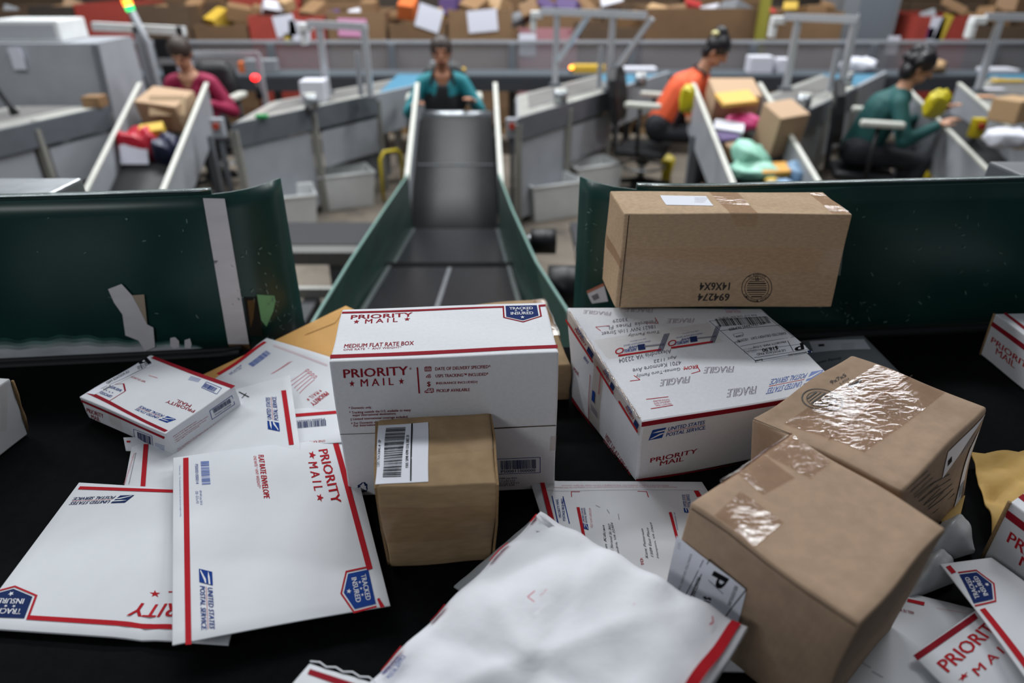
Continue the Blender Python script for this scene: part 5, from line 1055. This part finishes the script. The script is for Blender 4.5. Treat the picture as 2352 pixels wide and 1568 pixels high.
part('pole', t, lambda m: m.tube([V((-3.25, 6.62, .0)), V((-3.25, 6.62, 1.22)), V((-3.33, 6.62, tz - .06))], .032, GM)); part('green_lamp', t, lambda m: m.cyl(V((-3.332, 6.62, tz - .06)), V((-3.34, 6.62, tz - .02)), .036, mat('lamp_green', '20c060', .4, emit=('18e070', 2.5)))); part('orange_lamp', t, lambda m: m.cyl(V((-3.341, 6.62, tz - .016)), V((-3.35, 6.62, tz + .03)), .038, mat('lamp_orange', 'ff8030', .4, emit=('ff7a20', 6))))
p = at(597, 226, z=.85); t = thing('beacon', 'red beacon lit on a short black stalk behind the table with the white carton', 'beacon', p); part('stalk', t, lambda m: m.tube([p, p + V((-.01, 0, .14))], [.03, .018], BLK)); part('lens', t, lambda m: m.ell(p + V((-.01, 0, .165)), (.034, .034, .026), mat('lamp_red', 'ff2020', .4, emit=('ff1c1c', 5))))
p = at(1312, 168, z=.85); t = thing('beacon', 'small orange light lit inside the braced arch', 'beacon', p); part('stalk', t, lambda m: m.tube([p, p + V((0, 0, .04))], .015, BLK)); part('lens', t, lambda m: m.ell(p + V((0, 0, .055)), (.022, .022, .022), mat('lamp_amber', 'ff9030', .4, emit=('ff8a28', 7))))
p = at(35, 262, z=.85); mb = MB(); mb.tube([p, p + V((-.02, 0, .06)), p + V((-.07, 0, .17)), p + V((-.09, -.01, .22))], [.035, .02, .018, .03], BLK); tag(mb.obj('hand_scanner'), 'black hand scanner standing on the left table', 'scanner')
# things on the tables
loose(727, 232, .846, (.20, .20, .17), PC[1], 'white carton on the table under the left silver arch'); loose(222, 246, .846, (.14, .14, .09), PC[0], 'small brown carton on the far left table'); loose(602, 272, .846, (.09, .05, .03), mat('parcel_green', '2e9a58', .5), 'small green block on the table with the white carton')
def cup(px, py, label, z=.846):
    p = at(px, py, z=z); mb = MB(); mb.tube([p, p + V((0, 0, .11))], .055, STEEL, 16); mb.tube([p + V((0, 0, .11)), p + V((0, 0, .114))], .05, CREAM, 16); tag(mb.obj('steel_post'), label, 'steel post')
cup(716, 250, 'short steel post in front of the white carton'); cup(1287, 238, 'short steel post on the table right of the centre incline'); cup(1843, 250, 'short steel post on the table right of the parcels'); cup(1941, 196, 'short steel post by the blue belt, right'); cup(1470, 198, 'short steel post by the blue belt behind the braced arch')
loose(2318, 278, .85, (.24, .2, .16), PC[5], 'tan carton on the right edge table', rz=.5); loose(2315, 188, .85, (.3, .1, .02), PC[2], 'flat yellow envelope on the right edge table'); loose(2258, 224, .85, (.18, .07, .015), mat('parcel_peach', 'd9a27a', .6), 'flat peach envelope on the right edge table'); loose(2282, 206, .85, (.18, .08, .01), PC[1], 'flat white envelope on the right edge table'); pillow(at(2318, 318, z=.86), (.14, .1, .05), PC[1], 'white soft parcel in front of the tan carton, right edge'); loose(2342, 340, .80, (.14, .1, .05), PC[2], 'yellow parcel at the right edge')
# parcels on the inclines
SL = math.atan2(IZ1 - IZ0, IY1 - IY0)
def onb(px, py, d, m, label, rz=0, cat='carton', name='carton', up=0):
    p = on_inc(px, py, .02 + up) + V((0, 0, d[2] / 2)); mb = MB(); mb.box(p, d, m, (Matrix.Rotation(SL, 3, 'X') @ Matrix.Rotation(rz, 3, 'Z')), min(.01, d[2] / 2.3)); return tag(mb.obj(name), label, cat)
t = onb(396, 284, (.36, .26, .22), mat('carton_tan', 'b5977a', .8), 'open tan carton in front of the person in maroon', -.25); part('flap', t, lambda m: m.box(t.location + V((.05, -.12, .20)), (.27, .012, .15), mat('carton_pale', 'cbb08e', .8), Matrix.Rotation(-.5, 3, 'X')))
def whitelab(o): part('label', o, lambda m: m.box(o.location + V((-.01, -.095, .115)), (.20, .012, .17), SG, Matrix.Rotation(-.35, 3, 'X')), 'white label')
pillow(on_inc(323, 334, .10), (.15, .09, .11), mat('red_bag', 'b3182e', .4), 'red plastic bag with a white label on the left incline', kids=whitelab, rot=(SL - .3, 0, 0)); pillow(on_inc(388, 346, .09), (.105, .085, .10), mat('navy_bag', '20243f', .4), 'dark blue plastic bag beside the red bag', rot=(SL, .1, 0)); onb(352, 312, (.17, .12, .07), PC[2], 'yellow padded envelope behind the red bag', .3, 'envelope', 'padded_envelope', .12)
onb(1676, 262, (.36, .30, .22), mat('carton_tan', 'b5977a', .8), 'tan carton at the top of the crowded incline under a yellow envelope'); onb(1690, 232, (.28, .18, .035), mat('yellow_kraft', 'dcae55', .6), 'yellow envelope on top of a tan carton', .2, 'envelope', 'padded_envelope', .235)
pillow(on_inc(1703, 283, .10), (.13, .08, .05), mat('hot_pink', 'd8488a', .45), 'bright pink soft parcel on the crowded incline', rot=(SL, -.2, 0)); onb(1672, 305, (.22, .14, .06), PC[1], 'white flat parcel left of the pink one', -.3, 'parcel', 'parcel', .08); onb(1783, 345, (.24, .24, .32), mat('carton_tan', 'b5977a', .8), 'tall tan carton on the crowded incline', .3); onb(1668, 330, (.16, .12, .07), PC[6], 'purple parcel on the crowded incline', .2, 'parcel', 'parcel', .05)
pillow(on_inc(1722, 358, .09), (.13, .12, .07), mat('mint_plastic', '93cbb5', .4), 'rounded mint green bag beside the tall tan carton', rot=(SL, .3, .3)); pillow(on_inc(1735, 390, .07), (.18, .09, .04), mat('mint_plastic', '93cbb5', .4), 'flat mint green bag on the crowded incline, nearer', rot=(SL, 0, .1)); onb(1776, 398, (.22, .13, .05), mat('amber_kraft', 'd69a3a', .6), 'amber padded envelope on the crowded incline', .1, 'envelope', 'padded_envelope', .03); onb(1692, 365, (.16, .16, .10), PC[0], 'small brown carton at the left wall of the crowded incline', .4)
pillow(on_inc(1832, 398, .06), (.07, .09, .06), mat('pale_blue_plastic', '7f9fbd', .4), 'pale blue bag at the right wall of the crowded incline', rot=(SL, 0, .5)); pillow(on_inc(1790, 425, .03), (.10, .06, .035), mat('pale_blue_plastic', '7f9fbd', .4), 'pale blue bag low on the crowded incline'); onb(1768, 425, (.08, .06, .05), PC[2], 'small yellow carton low on the crowded incline', .7)
pillow(at(2150, 240, z=.98), (.08, .05, .085), mat('yellow_plastic', 'c7b71c', .4), 'yellow bag held by the person in dark teal', rot=(.3, 0, .3)); pillow(at(1578, 228, z=1.0), (.05, .04, .085), mat('yellow_plastic', 'c7b71c', .4), 'yellow bag hanging at the top of the crowded incline')
# small control boxes at the belt ends
for x, lb in ((-2.22, 'control box with a red button at the left incline'), (.0, 'control box with a red button right of the centre incline'), (3.52, 'control box with a yellow cover at the right edge incline')):
    t = thing('control_box', lb, 'control box', (x, 5.3, .6)); cs = part('case', t, lambda m: m.box((x, 5.3, .76), (.09, .07, .14), GM if x < 3 else YEL, bev=.008)); part('button', cs, lambda m: m.cyl(V((x, 5.265, .78)), V((x, 5.245, .78)), .025, mat('button_red', 'b03a22', .5))); part('stem', t, lambda m: m.bar(V((x, 5.3, .0)), V((x, 5.3, .69)), .03, .03, GD))
# near steel boxes behind the guards
def steelbox(label, c, d, m1, m2):
    t = thing('steel_box', label, 'machine box', (c[0], c[1], c[2] - d[2] / 2)); part('case', t, lambda m: m.box(c, d, m1, bev=.006)); part('frame', t, lambda m: (m.tube([V((c[0] - d[0] / 2, c[1] - d[1] / 2, c[2] + d[2] / 2 + .02)), V((c[0] + d[0] / 2 + .02, c[1] - d[1] / 2, c[2] + d[2] / 2 + .02)), V((c[0] + d[0] / 2 + .02, c[1] - d[1] / 2, c[2] - d[2] / 2))], .009, m2, 8)))
    part('stand', t, lambda m: m.box((c[0], c[1], (c[2] - d[2] / 2) / 2), (.2, .2, c[2] - d[2] / 2), GD))
steelbox('shiny steel box with a rounded frame behind the left guard', (-1.40, 1.40, 1.318), (.87, .24, .22), STEEL, LIP); steelbox('grey box with a black frame behind the right guard', (1.52, 1.47, 1.35), (.84, .22, .20), GD, BLK)
# mail tubs
def tub(label, loc, rz):
    t = thing('mail_tub', label, 'mail tub', (0, 0, 0), None); a, b, h, s = .235, .17, .29, .86
    def f(m):
        o = [(-a, -b), (a, -b), (a, b), (-a, b)]; k = .92; th = .008
        for i in range(4):
            p, q = o[i], o[(i + 1) % 4]
            m.hexa([V((p[0] * s, p[1] * s, 0)), V((q[0] * s, q[1] * s, 0)), V((q[0] * s * k, q[1] * s * k, 0)), V((p[0] * s * k, p[1] * s * k, 0)), V((p[0], p[1], h)), V((q[0], q[1], h)), V((q[0] * .96, q[1] * .96, h)), V((p[0] * .96, p[1] * .96, h))], WPL)
        m.box((0, 0, .006), (2 * a * s, 2 * b * s, .012), WPL)
    sh = part('shell', t, f)
    part('rim', sh, lambda m: m.tube([V(p) for p in ((-a, -b, h), (a, -b, h), (a, b, h), (-a, b, h), (-a, -b, h))], .011, WPL, 6))
    for s_ in (-1, 1): part('handle_slot', sh, lambda m: m.box((s_ * (a - .008), 0, h - .05), (.012, .10, .03), GSEAM))
    t.location = loc; t.rotation_euler = (0, 0, rz); return t
t0_ = tub('white mail tub in front of the left skirt panel beside the yellow hoop', at(797, 466, z=0), R(24))
for px, py, rz, lb in ((664, 522, 20, 'white mail tub half hidden by the left guard'), (1262, 490, 24, 'nearer white mail tub right of the centre incline'), (1354, 444, 26, 'farther white mail tub right of the centre incline')): dup(t0_, at(px, py, z=0), R(rz), lb)
def hoop(label, pts, r=.016):
    mb = MB(); mb.tube([V(p) for p in pts], r, YEL, 10); tag(mb.obj('yellow_hoop'), label, 'guard hoop')
p = at(882, 462, z=0); hoop('yellow pipe hoop left of the centre incline', (p, p + V((.0, 0, .37)), p + V((.03, .05, .42)), p + V((.13, .12, .42)), p + V((.16, .15, .38)), p + V((.16, .15, 0))))
for px, py, lb in ((1528, 425, 'yellow floor stop in front of the chair of the person in orange'), (2122, 430, 'yellow floor stop in front of the person in dark teal')):
    p = at(px, py, z=0); mb = MB(); mb.tube([p, p + V((0, 0, .10)), p + V((0, 0, .25)), p + V((0, -.01, .27))], [.05, .045, .07, .04], YEL, 14); tag(mb.obj('floor_stop'), lb, 'floor stop')
# ================================================================== chairs and people
def chair(label, loc, rz):
    t = thing('swivel_chair', label, 'chair', (0, 0, 0))
    part('seat', t, lambda m: m.box((0, 0, .385), (.46, .44, .07), BLK, bev=.03))
    def bk(m):
        rows = [[V((x, .23 + .02 * math.cos(x * 6) + (z - .6) * .12, z)) for x in (-.2 * w, -.1 * w, 0, .1 * w, .2 * w)] for z, w in ((.62, .8), (.70, 1), (.85, 1.05), (.98, .95), (1.06, .6))]
        m.plate(rows, .06, BLK)
    part('backrest', t, bk); part('back_bar', t, lambda m: m.tube([V((0, .15, .37)), V((0, .26, .40)), V((0, .28, .80))], .025, BLK))
    for s in (-1, 1):
        ar = part('armrest', t, lambda m: (m.box((s * .29, -.02, .81), (.09, .30, .045), CREAM, bev=.018)), 'cream arm pad'); part('arm_post', ar, lambda m: m.tube([V((s * .20, 0, .38)), V((s * .29, 0, .42)), V((s * .29, 0, .79))], .018, BLK))
    part('post', t, lambda m: (m.cyl(V((0, 0, .10)), V((0, 0, .35)), .03, STEEL), m.cyl(V((0, 0, .26)), V((0, 0, .28)), .06, BLK)))
    part('foot_ring', t, lambda m: m.tube([V((.2 * math.cos(a), .2 * math.sin(a), .24)) for a in [2 * math.pi * k / 20 for k in range(21)]], .012, STEEL, 8))
    for k in range(5):
        a = 2 * math.pi * k / 5 + .3; e = V((.29 * math.cos(a), .29 * math.sin(a), .06)); lg = part('leg', t, lambda m: m.tube([V((0, 0, .11)), e], [.03, .018], BLK)); part('caster', lg, lambda m: m.cyl(e + V((-.012, 0, -.03)), e + V((.012, 0, -.03)), .03, BLK, 12))
    t.location = loc; t.rotation_euler = (0, 0, rz); return t
def remesh(name, caps, ells, voxel, m, smooth=4):
    mb = MB()
    for a, b, ra, rb in caps:
        a, b = V(a), V(b); n = 5; d = (b - a).normalized(); pts = [a - d * ra * math.sin(t) for t in (1.57, 1.0, .5)] + [a, b] + [b + d * rb * math.sin(t) for t in (.5, 1.0, 1.57)]
        rs = [max(.001, ra * math.cos(t)) for t in (1.57, 1.0, .5)] + [ra, rb] + [max(.001, rb * math.cos(t)) for t in (.5, 1.0, 1.57)]
        mb.tube(pts, rs, m, 12)
    for c, r, rot in ells: mb.ell(c, r, m, 20, 14, rot)
    bmesh.ops.recalc_face_normals(mb.bm, faces=mb.bm.faces[:])
    me = bpy.data.meshes.new(name); mb.bm.to_mesh(me); mb.bm.free(); o = bpy.data.objects.new(name, me); COL.objects.link(o)
    md = o.modifiers.new('r', 'REMESH'); md.mode = 'VOXEL'; md.voxel_size = voxel; sm = o.modifiers.new('s', 'SMOOTH'); sm.iterations = smooth; sm.factor = .5
    dg = bpy.context.evaluated_depsgraph_get(); dg.update(); r = bpy.data.meshes.new_from_object(o.evaluated_get(dg)); bpy.data.objects.remove(o); bpy.data.meshes.remove(me)
    r.name = name; r.materials.clear(); r.materials.append(m)
    for p in r.polygons: p.use_smooth = True
    return r
EYE = mat('eye_dark', '1d1512', .3); LIPM = mat('lips', '8f4a42', .5)
def person(label, loc, yaw, shirt, skin, hair, hands, lean=.12, sleeve=1.0, apron=None, neck='round', curly=0, bun=False, tilt=.25, trousers=None, turn=0):
    """seated; local frame looks along -Y"""
    rt = Matrix.Rotation(yaw, 4, 'Z'); t = thing('person', label, 'person', loc); t.rotation_euler = (0, 0, yaw)
    pel = V((0, .02, .55)); che = V((0, -.02 - lean * .55, .86)); nb = V((0, -.03 - lean, 1.015)); nt = V((0, -.05 - lean * 1.15, 1.09)); hd = V((0, -.075 - lean * 1.3, 1.175))
    Rh = Euler((tilt, 0, turn)).to_matrix(); H = lambda x, y, z: hd + Rh @ V((x, y, z))
    body = [(pel, che, .125, .13), (che, nb + V((0, 0, -.05)), .13, .09), (nb + V((0, 0, -.06)), nt, .062, .05), (nt, hd, .05, .055)]
    els = [(H(0, 0, .015), (.076, .092, .105), Rh), (H(0, -.03, -.055), (.058, .06, .055), Rh)]
    body += [(H(0, -.088, .02), H(0, -.108, -.022), .010, .014), (H(-.03, -.083, .035), H(.03, -.083, .035), .012, .012), (H(-.018, -.083, -.062), H(.018, -.083, -.062), .010, .010), (H(-.077, .005, .01), H(-.080, .01, -.025), .014, .010), (H(.077, .005, .01), H(.080, .01, -.025), .014, .010)]
    shirt_c = [(pel, che, .145, .150), (che, nb + V((0, 0, -.06)), .150, .10)]
    for s in (-1, 1): shirt_c += [(nb + V((s * .05, .015, -.05)), nb + V((s * .15, .01, -.075)), .066, .066)]; body += [(nb + V((s * .05, 0, -.06)), nb + V((s * .15, .01, -.075)), .055, .055)]
    for s, hp in ((-1, hands[0]), (1, hands[1])):
        sh = nb + V((s * .165, .01, -.08)); w = V(hp); d = w - sh; L = min(d.length, .535); w = sh + d.normalized() * L
        h = math.sqrt(max(0, .28 ** 2 - (L / 2) ** 2)); mid = sh + d.normalized() * L / 2; pole = V((s * .5, .35, -.8)); pole = (pole - d.normalized() * pole.dot(d.normalized())).normalized(); el = mid + pole * h
        body += [(sh, el, .048, .038), (el, w, .038, .026)]
        fd = (w - el).normalized(); pr = (fd.cross(V((0, 0, 1)))).normalized(); up = pr.cross(fd); pc = w + fd * .045
        els.append((pc, (.038, .05, .017), Matrix((pr, fd, up)).transposed()))
        for k, (off, ln) in enumerate(((-.028, .058), (-.010, .068), (.010, .072), (.028, .062))):
            a = w + fd * .085 + pr * off; b = a + fd * ln * .55 - up * .008; c = b + fd * ln * .4 - up * .022; body += [(a, b, .0085, .008), (b, c, .008, .007)]
        ts = pr * (-s * .036); a = w + fd * .02 + ts; body += [(a, a + fd * .035 + ts * .6 - up * .01, .010, .009), (a + fd * .035 + ts * .6 - up * .01, a + fd * .062 + ts * .6 - up * .02, .009, .008)]
        shirt_c += [(sh, sh.lerp(el, min(1, sleeve * 1.6)), .064, .056)]
        if sleeve >= 1: shirt_c += [(el, el.lerp(w, .9), .054, .040)]
        hip = pel + V((s * .09, -.02, -.03)); kn = hip + V((s * .05, -.42, .0)); an = kn + V((0, .06, -.42)); toe = an + V((s * .02, -.15, -.035))
        body += [(hip, kn, .075, .055), (kn, an, .05, .035), (an, toe, .035, .028)]
    bm_ = remesh('body', body, els, .0065, skin, 3); bm_.materials.append(EYE); bm_.materials.append(LIPM)
    for p in bm_.polygons:
        c = Rh.transposed() @ (p.center - hd)
        if c.y < -.06:
            if abs(abs(c.x) - .031) < .012 and abs(c.z - .018) < .007: p.material_index = 1
            elif abs(c.x) < .024 and abs(c.z + .062) < .008: p.material_index = 2
    def add(name, me, lb=None):
        o = bpy.data.objects.new(name, me); COL.objects.link(o); o.parent = t
        if lb: o['label'] = lb
    add('body', bm_)
    sm = remesh('shirt', shirt_c, [], .011, shirt, 3)
    if neck == 'vee':   # open neckline
        b2 = bmesh.new(); b2.from_mesh(sm); bmesh.ops.delete(b2, geom=[f for f in b2.faces if f.calc_center_median().z > .875 + abs(f.calc_center_median().x) * 1.5 and f.calc_center_median().y < nb.y + .03], context='FACES'); b2.to_mesh(sm); b2.free()
    else:
        b2 = bmesh.new(); b2.from_mesh(sm); bmesh.ops.delete(b2, geom=[f for f in b2.faces if f.calc_center_median().z > .945 + abs(f.calc_center_median().x) * 1.3 and f.calc_center_median().y < nb.y + .03], context='FACES'); b2.to_mesh(sm); b2.free()
    add('shirt', sm)
    tr = trousers or mat('dark_trousers', '1d1f26', .8); lc = []; shoe = []
    for s in (-1, 1):
        hip = pel + V((s * .09, -.02, -.03)); kn = hip + V((s * .05, -.42, .0)); an = kn + V((0, .06, -.42)); toe = an + V((s * .02, -.15, -.035)); lc += [(hip, kn, .09, .068), (kn, an + V((0, 0, .03)), .066, .05)]; shoe += [(an + V((0, .03, -.02)), toe, .045, .04)]
    lc.append((pel + V((-.06, 0, 0)), pel + V((.06, 0, 0)), .14, .14)); add('trousers', remesh('trousers', lc, [], .013, tr, 3)); add('shoes', remesh('shoes', shoe, [], .010, BLK, 2))
    if apron:
        mb = MB(); rows = []
        for z, w, y in ((.52, .17, -.16), (.66, .17, -.165), (.80, .155, -.17), (.90, .11, -.165), (.925, .10, -.155)): rows.append([V((x * w, y + abs(x) ** 2 * .085 - lean * (z - .5) * 1.25, z)) for x in (-1, -.6, -.2, .2, .6, 1)])
        mb.plate(rows, .012, apron)
        for s in (-1, 1): mb.tube([V((s * .095, -.155 - lean * .53, .92)), V((s * .088, -.10 - lean, 1.0)), V((s * .06, .02 - lean, 1.06))], .013, apron, 8)
        for v in mb.bm.verts: pass
        o = mb.obj('apron', None, V((0, 0, 0)), False); o.parent = t
    hb = []; he = [(H(0, .012, .040), (.094, .104, .100), Rh)]
    if curly:
        r_ = random.Random(4)
        for k in range(26):
            a, b = r_.uniform(0, 6.28), r_.uniform(-.3, 1.5); he.append((H(.075 * math.cos(a) * math.cos(b), .03 + .085 * math.sin(a) * math.cos(b) if math.sin(a) > -.3 else .03 - .03, .03 + .085 * math.sin(b)), (.036, .036, .036), None))
        he.append((H(0, .05, -.05), (.085, .06, .08), Rh))
    else: he.append((H(0, .05, -.03), (.074, .05, .075), Rh))
    if bun: he += [(H(0, .06, .13), (.055, .055, .045), Rh), (H(0, .02, .10), (.06, .06, .05), Rh)]
    hm = remesh('hair', hb, he, .008, hair, 2)
    b2 = bmesh.new(); b2.from_mesh(hm)
    def face_zone(c):
        q = Rh.transposed() @ (c - hd); return q.y < -.032 and q.z < .040 - max(0, abs(q.x) - .03) * 1.3
    bmesh.ops.delete(b2, geom=[f for f in b2.faces if face_zone(f.calc_center_median())], context='FACES'); b2.to_mesh(hm); b2.free(); add('hair', hm)
    if bun: part('hair_clip', t, lambda m: m.ell(t.location + H(-.05, .09, .10), (.03, .03, .02), mat('pale_yellow_clip', 'd8d29a', .5)))
    return t
SK = mat('skin_light', 'b98a70', .5, spec=.35); SK2 = mat('skin_warm', 'a8745a', .5, spec=.35); HBR = mat('hair_dark_brown', '2e211c', .5); HBK = mat('hair_black', '17141a', .4)
person('person in a maroon top looking down behind the left incline', (-2.74, 6.30, .02), 0, mat('maroon_cloth', '8e1240', .7), SK, mat('hair_greying', '33261f', .55), ((-.20, -.34, .80), (.20, -.34, .80)), .10, 1, None, 'vee', tilt=.55)
person('person in a teal top and black apron at the head of the centre incline', (-.60, 6.28, .02), R(4), mat('teal_cloth', '1c7c86', .7), SK2, HBR, ((-.22, -.36, .80), (.24, -.34, .82)), .04, 1, mat('black_apron', '15161a', .8), 'vee', tilt=.05)
person('person in an orange shirt and dark vest bending over the crowded incline', (1.33, 6.15, .05), R(68), mat('orange_cloth', 'ee6238', .7), SK, HBK, ((-.12, -.46, .80), (.14, -.44, .82)), .22, .5, mat('dark_vest', '2a1a20', .8), 'round', bun=True, tilt=.6)
person('person in a dark teal top seated facing right with a yellow bag', (2.78, 5.50, .0), R(72), mat('dark_teal_cloth', '17504f', .7), SK, HBK, ((-.16, -.46, .80), (.12, -.50, .86)), .14, 1, None, 'round', curly=1, tilt=.45)
c0 = chair('black swivel chair with cream arm pads, left of the person in orange', (1.18, 6.20, 0), R(68))
dup(c0, V((2.80, 5.46, 0)), R(72), 'black swivel chair with cream arm pads, under the person in dark teal'); dup(c0, V((-.60, 6.36, 0)), R(4), 'black swivel chair of the person in the black apron'); dup(c0, V((-2.74, 6.40, 0)), 0, 'black swivel chair behind the person in maroon')
